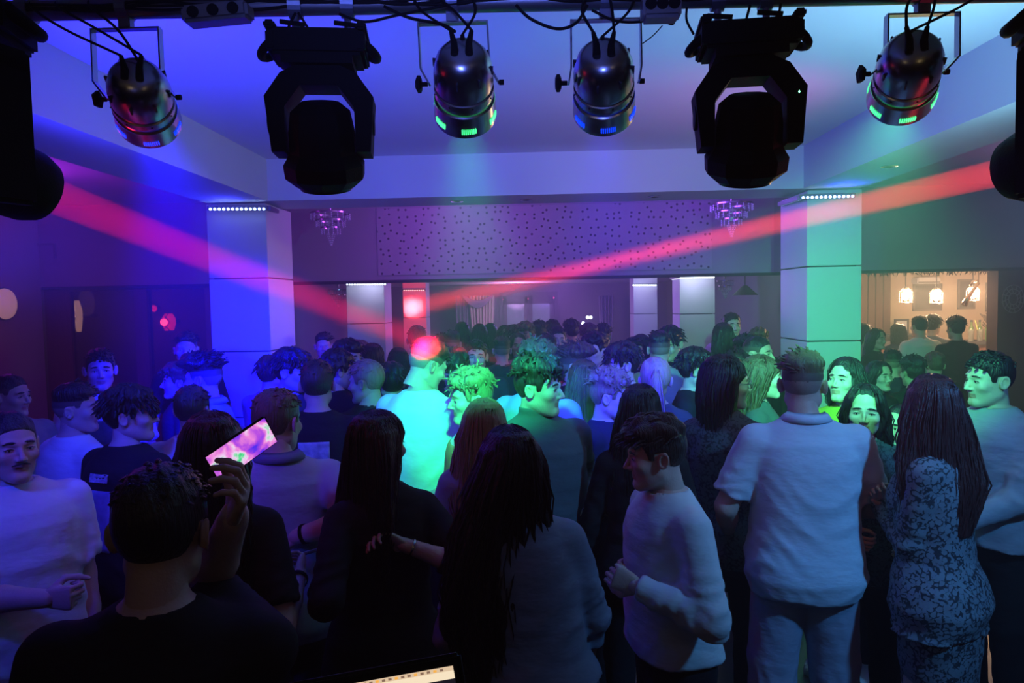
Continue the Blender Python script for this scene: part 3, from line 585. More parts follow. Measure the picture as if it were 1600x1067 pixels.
cable([T(806, 8), T(830, 30), T(870, 45), T(900, 36), T(918, 8)], 'black cable hanging in a deep loop between the two middle par cans', 0.004)
cable([T(925, 16), T(960, 32), T(1000, 34), T(1050, 22)], 'black cable sagging above the par can with the dim blue rim')
cable([T(1040, 20), T(1042, 34), T(1053, 36), T(1056, 12)], 'small cable loop under the grey junction box', 0.003)
cable([T(1073, 12), T(1073, 32), T(1084, 54)], 'loose cable end dangling left of the second moving head', 0.003)
cable([T(1035, 40), T(1020, 56), T(1004, 68)], 'thin cable slanting down from the junction box to a par can', 0.0015)
cable([T(462, 20), T(452, 40), T(446, 62)], 'cable beside the first clamp of the left moving head, on its left'); cable([T(466, 20), T(480, 42), T(490, 62)], 'cable beside the first clamp of the left moving head, on its right')
cable([T(1172, 8), T(1166, 30), T(1160, 46)], 'cable between the two clamps of the second moving head'); cable([T(1220, 6), T(1214, 26), T(1186, 46)], 'cable crossing the right clamp of the second moving head')
# cable bundle that runs along the pipe
for k in range(5):
    r_ = random.Random(k); pts = [on_pipe(x) + Vector((0, -0.026, 0.008 + 0.014 * r_.uniform(-1, 1) - .012 * abs(math.sin(x * .013 + k)))) for x in range(-100, 1700, 90)]
    cable(pts, 'black cable of the bundle lying along the truss pipe', 0.0035, group='bundle of cables along the truss')

# ------------------------------------------------------------------ chandeliers
crystal = mat('crystal', (0.85, 0.85, 0.95), 0.15, spec=1.0)
def chandelier(px, py, d, w, label, zc=CEIL, tiers=3):
    o = P(px, py, d); e = empty('chandelier', (o.x, o.y, zc), 0, label, 'chandelier'); top = o.z - zc; n = 20
    MB().lathe([(0.0, 0), (w * .35, 0), (w * .35, -0.02), (0.02, -0.03), (0.012, top + 0.02)], 20).build('canopy', chrome, e, smooth=30)
    for t in range(tiers):
        R = w * (0.5 - 0.13 * t); z = top - 0.075 * t
        MB().lathe([(R, z), (R + .006, z), (R + .006, z - 0.015), (R, z - 0.015), (R, z)], 28).build('ring', chrome, e, smooth=30)
        mb = MB()
        k_ = int(n * (1 - .2 * t))
        for k in range(k_):
            a = 2 * math.pi * k / k_; x, y = R * math.cos(a), R * math.sin(a)
            for j in range(3): mb.lathe([(0, -0.012), (0.009, 0), (0, 0.012)], 5, Matrix.Translation((x, y, z - 0.024 - j * 0.021)))
        o_ = mb.build('crystal_strings', crystal, e); o_['kind'] = 'stuff'
    mb = MB()
    for k in range(8):
        a = 2 * math.pi * k / 8; R = w * (.5 - .13 * tiers)
        for j in range(6):
            t = j / 6; mb.lathe([(0, -0.010), (0.006, 0), (0, 0.010)], 5, Matrix.Translation((R * (1 - t) * math.cos(a), R * (1 - t) * math.sin(a), top - .075 * tiers - .13 * t)))
    o_ = mb.build('crystal_drop', crystal, e); o_['kind'] = 'stuff'
    return e
chandelier(516, 332, 7.7, 0.40, 'crystal chandelier left of the perforated panel, above the dark blue crowd')
chandelier(1143, 318, 7.7, 0.42, 'crystal chandelier right of the perforated panel beside the white right pillar')
chandelier(528, 452, 11.0, 0.28, 'small far chandelier in the hall left of the grey pillar', 2.42, 2)
chandelier(1133, 438, 11.0, 0.24, 'small far chandelier in the hall right of the nearest hall pillar', 2.42, 2)

o = P(1164, 446, 10.0); e = empty('pendant_lamp', (o.x, o.y, 2.42), 0, 'unlit dark cone-shaped pendant lamp in the hall beside the white right pillar', 'lamp')
MB().tube([(0, 0, 0), (0, 0, o.z - 2.42)], .006, 6).build('cord', black, e); MB().lathe([(.03, o.z - 2.42 + .0), (.17, o.z - 2.42 - .13), (.165, o.z - 2.42 - .13), (.02, o.z - 2.42 - .01)], 28).build('shade', joint, e, smooth=30)
# ------------------------------------------------------------------ people: implicit surfaces meshed with surface nets
A = np.array
def smin(a, b, k):
    h = np.clip(0.5 + 0.5 * (b - a) / k, 0, 1); return b + (a - b) * h - k * h * (1 - h)
def smax(a, b, k): return -smin(-a, -b, k)
def capsule(X, Y, Z, a, b, ra, rb, flat=None):
    a = A(a, float); b = A(b, float); ba = b - a; L2 = max(float(ba @ ba), 1e-9)
    px, py, pz = X - a[0], Y - a[1], Z - a[2]
    t = (px * ba[0] + py * ba[1] + pz * ba[2]) / L2; h = np.clip(t, 0, 1)
    qx, qy, qz = px - ba[0] * h, py - ba[1] * h, pz - ba[2] * h
    d = np.sqrt(qx * qx + qy * qy + qz * qz) - (ra + (rb - ra) * h)
    if flat is not None: d = np.maximum(d, (t - flat) * math.sqrt(L2))
    return d
def ellipsoid(X, Y, Z, c, r, R=None):
    px, py, pz = X - c[0], Y - c[1], Z - c[2]
    if R is not None: px, py, pz = (R[0][0] * px + R[0][1] * py + R[0][2] * pz, R[1][0] * px + R[1][1] * py + R[1][2] * pz, R[2][0] * px + R[2][1] * py + R[2][2] * pz)
    k0 = np.sqrt((px / r[0]) ** 2 + (py / r[1]) ** 2 + (pz / r[2]) ** 2)
    k1 = np.sqrt((px / r[0] ** 2) ** 2 + (py / r[1] ** 2) ** 2 + (pz / r[2] ** 2) ** 2)
    return k0 * (k0 - 1.0) / np.maximum(k1, 1e-6)
def profile(X, Y, Z, zs, hx, hy, cy, off=0.0, sq=2.4):
    """Solid whose horizontal sections are superellipses that follow tables over z."""
    a = np.interp(Z, zs, hx) + off; b = np.interp(Z, zs, hy) + off; c = np.interp(Z, zs, cy)
    k = (np.abs(X / a) ** sq + np.abs((Y - c) / b) ** sq) ** (1 / sq)
    d = (k - 1) * np.minimum(a, b)
    return np.maximum(d, np.maximum(zs[0] - off - Z, Z - zs[-1] - off))
def nets(f, lo, hi, h):
    """Surface nets of the zero set of f over the box lo..hi with step h."""
    xs = [np.arange(lo[i] - h, hi[i] + 1.5 * h, h, dtype=np.float32) for i in range(3)]
    X, Y, Z = np.meshgrid(*xs, indexing='ij', sparse=True)
    D = np.broadcast_to(f(X, Y, Z), (len(xs[0]), len(xs[1]), len(xs[2]))).astype(np.float32)
    s = D < 0; n = [k - 1 for k in D.shape]
    corners = [(i, j, k) for i in (0, 1) for j in (0, 1) for k in (0, 1)]
    sub = lambda Q, c: Q[c[0]:c[0] + n[0], c[1]:c[1] + n[1], c[2]:c[2] + n[2]]
    cnt = np.zeros(n, np.int8)
    for c in corners: cnt += sub(s, c)
    act = (cnt > 0) & (cnt < 8); ids = -np.ones(n, np.int64); m = int(act.sum())
    if not m: return np.zeros((0, 3)), np.zeros((0, 4), int)
    ids[act] = np.arange(m); I = np.argwhere(act)
    acc = np.zeros((m, 3)); w = np.zeros(m)
    vals = {c: D[I[:, 0] + c[0], I[:, 1] + c[1], I[:, 2] + c[2]] for c in corners}
    for c in corners:
        for ax in range(3):
            if c[ax]: continue
            e = list(c); e[ax] = 1; e = tuple(e); va, vb = vals[c], vals[e]
            x = (va < 0) != (vb < 0); t = np.where(x, va / np.where(x, va - vb, 1), 0)
            p = np.tile(A(c, float), (m, 1)); p[:, ax] = t
            acc += p * x[:, None]; w += x
    V = (I + acc / w[:, None]) * h + A([x[0] for x in xs])
    F = []
    for ax in range(3):
        u, v = (ax + 1) % 3, (ax + 2) % 3
        sl0 = [slice(1, n[0]), slice(1, n[1]), slice(1, n[2])]; sl0[ax] = slice(0, n[ax])
        sl1 = list(sl0); sl1[ax] = slice(1, n[ax] + 1)
        a, b = s[tuple(sl0)], s[tuple(sl1)]; base = A([0 if i == ax else 1 for i in range(3)])
        for flip, mask in ((False, a & ~b), (True, ~a & b)):
            Q = np.argwhere(mask) + base
            if not len(Q): continue
            def g(du, dv):
                q = Q.copy(); q[:, u] -= du; q[:, v] -= dv; return ids[q[:, 0], q[:, 1], q[:, 2]]
            q = np.stack([g(1, 1), g(0, 1), g(0, 0), g(1, 0)], 1)
            F.append(q[:, ::-1] if flip else q)
    return V, np.concatenate(F)
def make_mesh(name, parts, mats):
    """parts: list of (V, F, material index array or int)."""
    vs = []; fs = []; mi = []; k = 0
    for V, F, m in parts:
        if not len(F): continue
        vs.append(V); fs.append(F + k); k += len(V); mi.append(np.full(len(F), m) if np.isscalar(m) else m)
    me = bpy.data.meshes.new(name); V = np.concatenate(vs).astype(np.float32); F = np.concatenate(fs).astype(np.int32)
    me.vertices.add(len(V)); me.vertices.foreach_set('co', V.ravel())
    me.loops.add(F.size); me.loops.foreach_set('vertex_index', F.ravel())
    me.polygons.add(len(F)); me.polygons.foreach_set('loop_start', np.arange(0, F.size, 4, dtype=np.int32))
    for m in mats: me.materials.append(m)
    me.polygons.foreach_set('material_index', np.concatenate(mi).astype(np.int32))
    me.update(calc_edges=True); me.validate(); me.shade_smooth()
    return me
def link(name, me, parent):
    o = bpy.data.objects.new(name, me); C.objects.link(o); o.parent = parent; return o
def rotz(a): c, s = math.cos(a), math.sin(a); return A([[c, -s, 0], [s, c, 0], [0, 0, 1]])
def rotx(a): c, s = math.cos(a), math.sin(a); return A([[1, 0, 0], [0, c, -s], [0, s, c]])
def roty(a): c, s = math.cos(a), math.sin(a); return A([[c, 0, s], [0, 1, 0], [-s, 0, c]])

# ---- head (origin between the ears at eye level, facing -Y)
def head_sdf(X, Y, Z, sex='m', fat=0.0, smile=0.0):
    aX = np.abs(X); f = 1.0 if sex == 'm' else 0.86
    d = ellipsoid(X, Y, Z, (0, 0.012, 0.030), (0.074, 0.096, 0.088))
    d = smin(d, ellipsoid(X, Y, Z, (0, -0.030, -0.035), (0.060 * (f * .5 + .5) + fat * .010, 0.062, 0.078 if sex == 'm' else 0.074)), 0.03)
    d = smin(d, capsule(aX, Y, Z, (0.046 * f + fat * .008, 0.004, -0.060), (0.012, -0.070, -0.098), 0.020 * f + fat * .006, 0.017 * f), 0.03)      # jaw line
    d = smin(d, capsule(aX, Y, Z, (0.0, -0.078, -0.096), (0.010, -0.079, -0.094), 0.015, 0.014), 0.014)  # chin
    d = smin(d, ellipsoid(aX, Y, Z, (0.043, -0.062, -0.022), (0.020, 0.022, 0.018)), 0.02)                # cheekbone
    d = smin(d, capsule(aX, Y, Z, (0.010, -0.086 if sex == 'm' else -0.083, 0.022), (0.042, -0.073, 0.026), 0.009, 0.008), 0.012)   # brow ridge
    d = smax(d, -ellipsoid(aX, Y, Z, (0.031, -0.101, 0.003), (0.019, 0.020, 0.012)), 0.010)               # eye socket
    d = smin(d, ellipsoid(aX, Y, Z, (0.031, -0.0715, 0.002), (0.0155, 0.0145, 0.0105)), 0.004)            # lids
    nose = capsule(X, Y, Z, (0, -0.086, 0.012), (0, -0.111 if sex == 'm' else -0.106, -0.026), 0.007 * f, 0.0095 * f)
    nose = smin(nose, ellipsoid(aX, Y, Z, (0.011, -0.097, -0.031), (0.008, 0.010, 0.007)), 0.006)
    d = smin(d, nose, 0.008)
    my = -0.0885 + 0.30 * aX + 4.0 * aX * aX                                                                               # mouth follows the teeth
    lz = smile * 0.35 * aX
    d = smin(d, np.maximum(np.sqrt(((Y - my) * 0.9) ** 2 + (Z + 0.0555 - lz) ** 2) - 0.0042 * np.clip(1.25 - aX / 0.026, 0, 1), aX - 0.026), 0.004)
    d = smin(d, np.maximum(np.sqrt(((Y - my - 0.001) * 0.9) ** 2 + (Z + 0.0660 - lz) ** 2) - 0.0054 * np.clip(1.2 - aX / 0.024, 0, 1), aX - 0.024), 0.004)
    d = smax(d, -(np.maximum(np.sqrt((Y - my + 0.008) ** 2 + ((Z + 0.0607 - lz) * 1.4) ** 2) - 0.0045, aX - 0.024)), 0.002)
    # ears
    ex = aX - 0.075 - np.clip(Y - 0.0, -1, 1) * 0.45
    e = np.sqrt(((Y - 0.012 - Z * 0.15) / 0.0175) ** 2 + ((Z + 0.006) / 0.030) ** 2)
    ear = np.sqrt((np.abs((e - 0.80) * 0.019)) ** 2 + (ex - 0.004) ** 2) - 0.0045
    ear = smin(ear, np.maximum((e - 0.85) * 0.019, np.abs(ex + 0.003) - 0.005), 0.003)
    d = smin(d, ear, 0.004)
    return d
def neck_caps(hc, hR, sex, fat):
    b = hc + hR @ A([0, 0.022, -0.055]); r = (0.0515 if sex == 'm' else 0.043) + fat * 0.012
    return b, r
BR_M = dict(z=[0.80, 0.88, 0.96, 1.05, 1.14, 1.24, 1.34, 1.40, 1.45, 1.49], x=[.150, .166, .160, .148, .150, .165, .176, .160, .110, .062],
            y=[.10, .118, .108, .098, .102, .115, .120, .108, .080, .055], c=[.01, .012, .005, .0, .0, .0, .002, .006, .012, .016])
BR_F = dict(z=[0.80, 0.88, 0.96, 1.05, 1.14, 1.24, 1.34, 1.40, 1.45, 1.49], x=[.165, .180, .165, .125, .122, .138, .146, .132, .092, .050],
            y=[.11, .128, .110, .085, .088, .110, .112, .095, .068, .045], c=[.015, .022, .012, .0, -.004, -.012, -.006, .004, .012, .016])
def ik(s, t, pole, l1, l2):
    s, t, pole = A(s, float), A(t, float), A(pole, float); v = t - s; d = min(np.linalg.norm(v), (l1 + l2) * 0.995); u = v / np.linalg.norm(v)
    t = s + u * d; a = (l1 * l1 - l2 * l2 + d * d) / (2 * d); h = math.sqrt(max(l1 * l1 - a * a, 0)); p = pole - u * (pole @ u); p = p / np.linalg.norm(p)
    return s + u * a + p * h, t

# ---- hands: palm + four fingers + thumb, x = thumb side, z = down along the fingers (origin at the wrist)
HAND_CACHE = {}
def hand_mesh(kind, h=0.0042):
    if kind in HAND_CACHE: return HAND_CACHE[kind]
    curl = {'relax': (0.35, 0.45, 0.35), 'grip': (0.85, 1.15, 0.7), 'fist': (1.35, 1.5, 1.1), 'flat': (0.10, 0.12, 0.08), 'hold': (0.6, 0.9, 0.5)}[kind]
    segs = []
    for i, (x, l, r) in enumerate(((0.030, .93, .0085), (0.010, 1.0, .0088), (-0.010, .95, .0085), (-0.029, .76, .0075))):
        p = A([x, 0.0, -0.088 + 0.004 * abs(i - 1)]); a = 0.0
        for j, (sl, c) in enumerate(zip((.042, .026, .021), curl)):
            a += c * (1 + 0.10 * (i - 1.5)); q = p + A([x * 0.05, -math.sin(a), -math.cos(a)]) * sl * l
            segs.append((p, q, r * (1 - .1 * j), r * (0.92 - .1 * j))); p = q
    th0 = A([0.024, -0.006, -0.022]); k = curl[0]
    th1 = th0 + A([0.030, -0.012 - 0.012 * k, -0.030]); th2 = th1 + A([0.012 - 0.012 * k, -0.008 - 0.010 * k, -0.028]); th3 = th2 + A([-0.002 - 0.008 * k, -0.006 - 0.008 * k, -0.022])
    def f(X, Y, Z):
        d = profile(X, Y, Z, [-0.092, -0.07, -0.035, -0.005, 0.02], [.038, .041, .036, .027, .027], [.012, .0145, .0165, .018, .020], [0.0, -0.002, -0.003, 0, 0], -0.0005, 2.5)
        d = smin(d, ellipsoid(X, Y, Z, (0.022, -0.010, -0.038), (0.014, 0.013, 0.026)), 0.010)
        for (p, q, a, b) in segs:
            d = smin(d, capsule(X, Y, Z, p, q, a, b), 0.0035)
        for (p, q, a, b) in ((th0, th1, .0125, .0115), (th1, th2, .0108, .0095), (th2, th3, .0095, .0080)): d = smin(d, capsule(X, Y, Z, p, q, a, b), 0.005)
        return d
    HAND_CACHE[kind] = nets(f, (-0.06, -0.10, -0.21), (0.09, 0.04, 0.03), h)
    return HAND_CACHE[kind]

# ---- hair
def hairline(Y):
    return np.interp(Y, [-0.12, -0.075, -0.045, -0.036, -0.018, -0.012, 0.030, 0.042, 0.12], [0.070, 0.068, 0.040, -0.004, -0.010, 0.022, 0.018, -0.060, -0.075])
def tubes(paths, r0, r1, n=4, taper=0.25):
    """Many tapered strands at once. paths: (N, K, 3)."""
    N, K, _ = paths.shape; T = np.gradient(paths, axis=1); T /= np.linalg.norm(T, axis=2, keepdims=True) + 1e-9
    up = np.where(np.abs(T[..., 2:3]) > 0.8, A([1.0, 0.2, 0]), A([0, 0, 1.0])); a = np.cross(T, up); a /= np.linalg.norm(a, axis=2, keepdims=True) + 1e-9; b = np.cross(a, T)
    t = np.linspace(0, 1, K); rr = np.sin(np.clip(t, 0, 1) ** 0.6 * math.pi * (1 - taper) + taper * 0.6)
    V = []
    for k in range(n):
        c, s = math.cos(2 * math.pi * k / n), math.sin(2 * math.pi * k / n)
        V.append(paths + (a * c * r0[:, None, None] + b * s * r1[:, None, None]) * rr[None, :, None])
    V = np.stack(V, 2).reshape(-1, 3); i = np.arange(N)[:, None, None] * K * n; j = np.arange(K - 1)[None, :, None] * n; k = np.arange(n)[None, None, :]; k2 = (k + 1) % n
    F = np.stack([i + j + k, i + j + k2, i + j + n + k2, i + j + n + k], -1).reshape(-1, 4)
    return V, F
def scalp_point(az, el, r=1.0):
    """az 0 = front, el from the horizon; on the skull."""
    return A([0.078 * math.sin(az) * math.cos(el) * r, 0.012 - 0.100 * math.cos(az) * math.cos(el) * r, 0.030 + 0.092 * math.sin(el) * r])
def hair_parts(style, seed, h=0.006, lod=1.0, length=0.42, hw=1.0):
    r = np.random.RandomState(seed); parts = []
    sides = {'fade': .0015, 'crop': .006, 'buzz': .002, 'curly': .008, 'quiff': .003, 'fringe': .006, 'full': .012}.get(style, .010)
    top = {'fade': .022, 'crop': .012, 'buzz': .004, 'curly': .036, 'quiff': .040, 'fringe': .030, 'full': .028}.get(style, .013)
    longh = style in ('long', 'wavy', 'bob', 'straight')
    ph = r.uniform(0, 6, 4)
    def f(X, Y, Z):
        t = np.clip((Z - 0.045) / 0.06, 0, 1); t = t * t * (3 - 2 * t); th = sides + (top - sides) * t
        if style == 'quiff': th = th + 0.020 * t * np.clip(-Y / 0.09, -0.3, 1)
        if style == 'fringe': th = th + 0.012 * t * np.clip(-Y / 0.09, -0.3, 1)
        ang = np.arctan2(X, -Y)
        th = th + (0.004 if not longh else 0.003) * t * (np.sin(ang * 7 + Z * 60 + ph[0]) + np.sin(ang * 13 - Y * 90 + ph[1]) + np.sin(X * 150 + ph[2])) * (1 if style in ('curly', 'full', 'fringe', 'quiff') else 0.45)
        d = ellipsoid(X, Y, Z, (0, 0.012, 0.030), (0.0745, 0.0965, 0.0885)) - th
        d = smax(d, (hairline(Y) + (np.where(Y < -.02, (.014 - 60 * (np.abs(X) - .012) ** 2 * .12), 0) if style in ('ponytail', 'bun') else 0) - Z) * 0.8, 0.006)
        if style == 'fringe': d = smin(d, ellipsoid(X, Y, Z, (0, -0.085, 0.075), (0.062, 0.026, 0.030)), 0.02)
        if longh or style in ('ponytail', 'bun'): pass
        return d
    if style == 'cap': return []
    if longh:
        Ln = length; wv = 0.014 if style == 'wavy' else 0.004
        zz = [-Ln - 0.02, -Ln, -Ln * 0.6, -0.20, -0.10, -0.02, 0.06, 0.11, 0.128]
        wx = [.03, .085, .125, .120, .108, .100, .088, .058, .02] if style != 'bob' else [.06, .098, .108, .112, .108, .096, .084, .058, .02]
        wy = [.02, .035, .045, .055, .075, .088, .092, .072, .02] if style != 'bob' else [.05, .075, .080, .085, .092, .096, .098, .074, .02]
        cc = [.10, .10, .10, .075, .050, .034, .022, .020, .015] if style != 'bob' else [.035, .035, .035, .034, .032, .028, .022, .020, .015]
        if Ln < 0.3 and style != 'bob': zz[2:5] = [-Ln * .6, -Ln * .45, -Ln * .3]
        if style == 'bob': zz = [-Ln - 0.01, -Ln, -Ln * .75, -Ln * .5, -Ln * .3, -0.01, 0.06, 0.11, 0.130]
        wx = [v * (1 + (hw - 1) * t_) for v, t_ in zip(wx, (1, 1, 1, 1, .8, .5, .2, 0, 0))]
        def g(X, Y, Z):
            ang = np.arctan2(X, Y); w = wv * (np.sin(ang * 11 + np.sin(Z * 14 + ph[0]) * (1.6 if style == 'wavy' else .3) + ph[1]) + 0.6 * np.sin(ang * 23 + ph[2] + Z * 5)) * np.clip((0.10 - Z) / 0.1, 0.15, 1) * 0.5
            d = profile(X, Y, Z, zz, wx, wy, cc, 0.0, 2.0) + w
            # open front: the face
            face = ellipsoid(X, Y, Z, (0, -0.105, -0.030), (0.058, 0.085, 0.094))
            fr = np.maximum(np.maximum(-(0.018 - Y) if False else (Y - 0.020), np.abs(X) - 0.050 - np.clip(-0.10 - Z, 0, 1) * .3), Z - 0.03)
            d = smax(d, -face, 0.012); d = smax(d, -fr, 0.015)
            return d
        parts.append(nets(g, (-0.25, -0.12, -Ln - 0.05), (0.25, 0.19, 0.17), h * 1.15) + (0,))
        N = int(190 * lod); P_ = []
        for i in range(N):
            az = r.uniform(0.62, 2 * math.pi - 0.62) if style != 'bob' else r.uniform(0.75, 2 * math.pi - 0.75)
            el0 = r.uniform(0.9, 1.5); pts = []
            sx = math.sin(az)
            for k in range(4):
                el = el0 * (1 - k / 3.4); pts.append(scalp_point(az, el, 1.10 + 0.03 * r.rand()))
            L_ = Ln * r.uniform(0.82, 1.08)
            for k in range(1, 7):
                t = k / 6.0; z = 0.03 - (L_ + 0.03) * t
                ax = np.interp(z, zz, wx) * (1.0 + 0.05 * r.randn()); ay = np.interp(z, zz, wy) * 1.03; c_ = np.interp(z, zz, cc)
                yy = c_ - math.cos(az) * ay
                x_ = math.sin(az) * ax; w_ = (0.012 if style == 'wavy' else 0.003)
                pts.append(A([x_ + w_ * math.sin(t * 11 + i), yy + w_ * math.cos(t * 9 + i * 1.7) + (0.02 if math.cos(az) > 0.55 else 0), z]))
            P_.append(pts)
        V, F = tubes(A(P_), r.uniform(.003, .007, N), r.uniform(.002, .004, N), 4); parts.append((V, F, 0))
        return parts
    if style in ('ponytail', 'bun'):
        parts.append(nets(lambda X, Y, Z: f(X, Y, Z), (-0.12, -0.14, -0.10), (0.12, 0.15, 0.19), h) + (0,))
        N = int(60 * lod); P_ = []
        for i in range(N):
            o = r.randn(3) * 0.012; L_ = length * r.uniform(.8, 1.05)
            if style == 'ponytail':
                pts = [A([0, .11, .055]) + o * .6 + A([0, .045 * min(1, t * 3), -L_ * t ** 1.15]) * 1 + o * t for t in np.linspace(0, 1, 8)]
            else:
                a0 = r.uniform(0, 6.28); rr = 0.034; pts = [A([0, .095, .095]) + A([math.cos(a0 + t * 3) * rr, math.sin(a0 + t * 3) * rr * .6 + .02, math.sin(a0 + t * 3 + i) * rr * .7]) for t in np.linspace(0, 1, 8)]
            P_.append(pts)
        V, F = tubes(A(P_), r.uniform(.006, .010, N), r.uniform(.004, .007, N), 4); parts.append((V, F, 0))
        return parts
    parts.append(nets(f, (-0.13, -0.16, -0.10), (0.13, 0.16, 0.20), h) + (0,))
    if style in ('buzz',): return parts
    N = int({'crop': 170, 'fade': 150, 'quiff': 170, 'curly': 230, 'full': 230, 'fringe': 220}[style] * lod); P_ = []; R0 = []
    for i in range(N):
        az = r.uniform(0, 2 * math.pi); el = math.asin(r.uniform(0.30 if style != 'full' else 0.0, 1.0)); p = scalp_point(az, el, 1.02)
        n_ = p - A([0, .012, .03]); n_ /= np.linalg.norm(n_)
        comb = {'quiff': A([0.2, 0.6, .35]), 'fringe': A([0.1 * math.sin(i), -1.0, -.15]), 'fade': A([0.5, -0.5, .2]), 'crop': A([0.1, -.7, -.1]), 'curly': r.randn(3) * .8, 'full': A([math.sin(az) * .6, -math.cos(az) * .3, -.5])}[style]
        if style == 'quiff' and p[1] < -0.03: comb = A([0.2, 0.35, .6])
        L_ = {'crop': .022, 'fade': .034, 'quiff': .050, 'curly': .050, 'full': .055, 'fringe': .060}[style] * r.uniform(.6, 1.1)
        pts = [p + n_ * (top * .55 * math.sin(el))]; dv = n_ * .35 + comb * .9 + r.randn(3) * .22; dv /= np.linalg.norm(dv)
        for k in range(4):
            dv = dv + comb * .35 + A([0, 0, -.16]) + (r.randn(3) * (.75 if style == 'curly' else .14)); dv /= np.linalg.norm(dv); pts.append(pts[-1] + dv * L_ / 4)
        P_.append(pts)
    V, F = tubes(A(P_), r.uniform(.0045, .0085, N), r.uniform(.0030, .0050, N), 4); parts.append((V, F, 0))
    return parts

# ---- the figure
HEADS = {}
def person(label, loc, yaw, height=1.75, sex='m', look=(0, 0, 0), lean=0.0, lean_side=0.0, build=0.0, fat=0.0,
           hands=None, poles=None, grips=('relax', 'relax'), thumbs=(0, 0), stance=0.10, step=0.0, hips=0.0,
           skin='skin_a', hair='fade', hair_mat='hair_black', hair_len=0.42, hair_w=1.0, hair_dx=0.0, top='shirt_white', sleeve='short', hem=0.82, neckline='crew', fit=0.0,
           bottom='trousers_black', shoes='shoe_white', skirt=None, seed=1, q=1.0, smile=0.0, extras=(), group=None, legs=True, torso_long=0.0):
    """q: grid quality (1 = near figure, 1.5 = mid, 2+ = far)."""
    s = height / 1.75; yaw_r = math.radians(yaw)
    root = empty('person', loc, yaw_r, label, 'person', group); root.scale = (s, s, s)
    br = BR_M if sex == 'm' else BR_F
    zs = A(br['z']); bx = A(br['x']) * (1 + 0.14 * build); by = A(br['y']) * (1 + 0.30 * build); bc = A(br['c'])
    bx = bx + fat * 0.030 * np.interp(zs, [.8, .95, 1.2, 1.4], [.6, 1.2, 1, 0]); by = by + fat * 0.045 * np.interp(zs, [.8, .95, 1.15, 1.4], [.4, 1.0, 1.1, 0])
    # bending about the hips: shear by height keeps it simple and continuous
    def bend(p): p = A(p, float).copy(); t = max(0, p[2] - 0.93); p[1] -= lean * t; p[0] += lean_side * t; return p
    shw = (0.178 if sex == 'm' else 0.148) * (1 + 0.12 * build)
    sh = [bend((sg * shw, 0.012, 1.392 if sex == 'm' else 1.385)) for sg in (-1, 1)]
    hc = bend((0, -0.018, 1.615)); hR = rotz(math.radians(look[0])) @ rotx(math.radians(look[1])) @ roty(math.radians(look[2]))
    hc = hc + A([0, -0.06 * math.sin(math.radians(max(0, look[1]))), -0.02 * math.sin(math.radians(abs(look[1])))])
    hands = hands or [(-0.30, -0.06, 0.80), (0.30, -0.06, 0.80)]; poles = poles or [(-0.5, 1, -0.2), (0.5, 1, -0.2)]
    arms = []
    for i in (0, 1):
        el, wr = ik(sh[i], A(hands[i], float), poles[i], 0.285, 0.255); arms.append((sh[i], el, wr))
    ra = (0.052, 0.042, 0.029) if sex == 'm' else (0.043, 0.034, 0.024); ra = [v * (1 + 0.18 * build + 0.15 * fat) for v in ra]
    hips_x = 0.086
    lg = []
    for i, sg in enumerate((-1, 1)):
        hp = A([sg * hips_x + hips, 0.01, 0.90]); an = A([sg * stance, 0.03 + sg * step, 0.085]); kn = (hp + an) / 2 + A([sg * 0.01, -0.03, 0.02]); lg.append((hp, kn, an))
    rl = [v * (1 + 0.12 * build + 0.12 * fat) for v in ((0.088, 0.058, 0.040) if sex == 'm' else (0.092, 0.056, 0.036))]
    nb, nr = neck_caps(hc, hR, sex, fat); nbase = bend((0, 0.022, 1.44))
    def unbent(X, Y, Z): t = np.maximum(0, Z - 0.93); return X - lean_side * t, Y + lean * t
    # body
    sleeve_t = {'none': -0.2, 'short': 0.75, 'long': 1.0, 'elbow': 1.0}[sleeve]
    def body(X, Y, Z):
        Xb, Yb = unbent(X, Y, Z)
        d = profile(Xb, Yb, Z, zs, bx, by, bc)
        d = smin(d, capsule(X, Y, Z, nbase, nb, nr * 1.06, nr), 0.025)
        d = smin(d, capsule(X, Y, Z, nbase + A([0, 0, 0.00]), sh[0] * .85 + nbase * .15, 0.050, 0.045), 0.04)
        d = smin(d, capsule(X, Y, Z, nbase + A([0, 0, 0.00]), sh[1] * .85 + nbase * .15, 0.050, 0.045), 0.04)
        if sex == 'f':
            for sg in (-1, 1): d = smin(d, ellipsoid(Xb, Yb, Z, (sg * .068, -.085, 1.27), (.058, .052, .058)), 0.03)
        for (a, e, w) in arms:
            d = smin(d, capsule(X, Y, Z, a, e, ra[0], ra[1]), 0.03); d = smin(d, capsule(X, Y, Z, e, e * .55 + w * .45, ra[1], ra[1] * .97), 0.012); d = smin(d, capsule(X, Y, Z, e * .55 + w * .45, w, ra[1] * .97, ra[2]), 0.012)
        for (hp, kn, an) in lg:
            d = smin(d, capsule(X, Y, Z, hp, kn, rl[0], rl[1]), 0.03); d = smin(d, capsule(X, Y, Z, kn, an, rl[1], rl[2]), 0.02)
        return d
    pts = A([p for a in arms for p in a] + [p for l in lg for p in l] + [hc, nbase]); lo = np.minimum(pts.min(0) - 0.10, [-.25, -.25, 0.02]); hi = np.maximum(pts.max(0) + 0.10, [.25, .25, 0.0])
    hi[2] = max(hc[2] - 0.04, max(a[2][2] for a in arms) + .05, max(a[1][2] for a in arms) + .06)
    lo[2] = 0.03 if legs else 0.6
    covered_legs = True
    V, F = nets(body, lo, hi, 0.0125 * min(q, 1.7))
    mlist = [MATS[skin], MATS['eye_white'], MATS['eye_dark'], MATS['lip_' + skin]]
    parts = [(V, F, 0)]
    hk = (sex, round(fat, 2), round(smile, 1), round(q, 1))
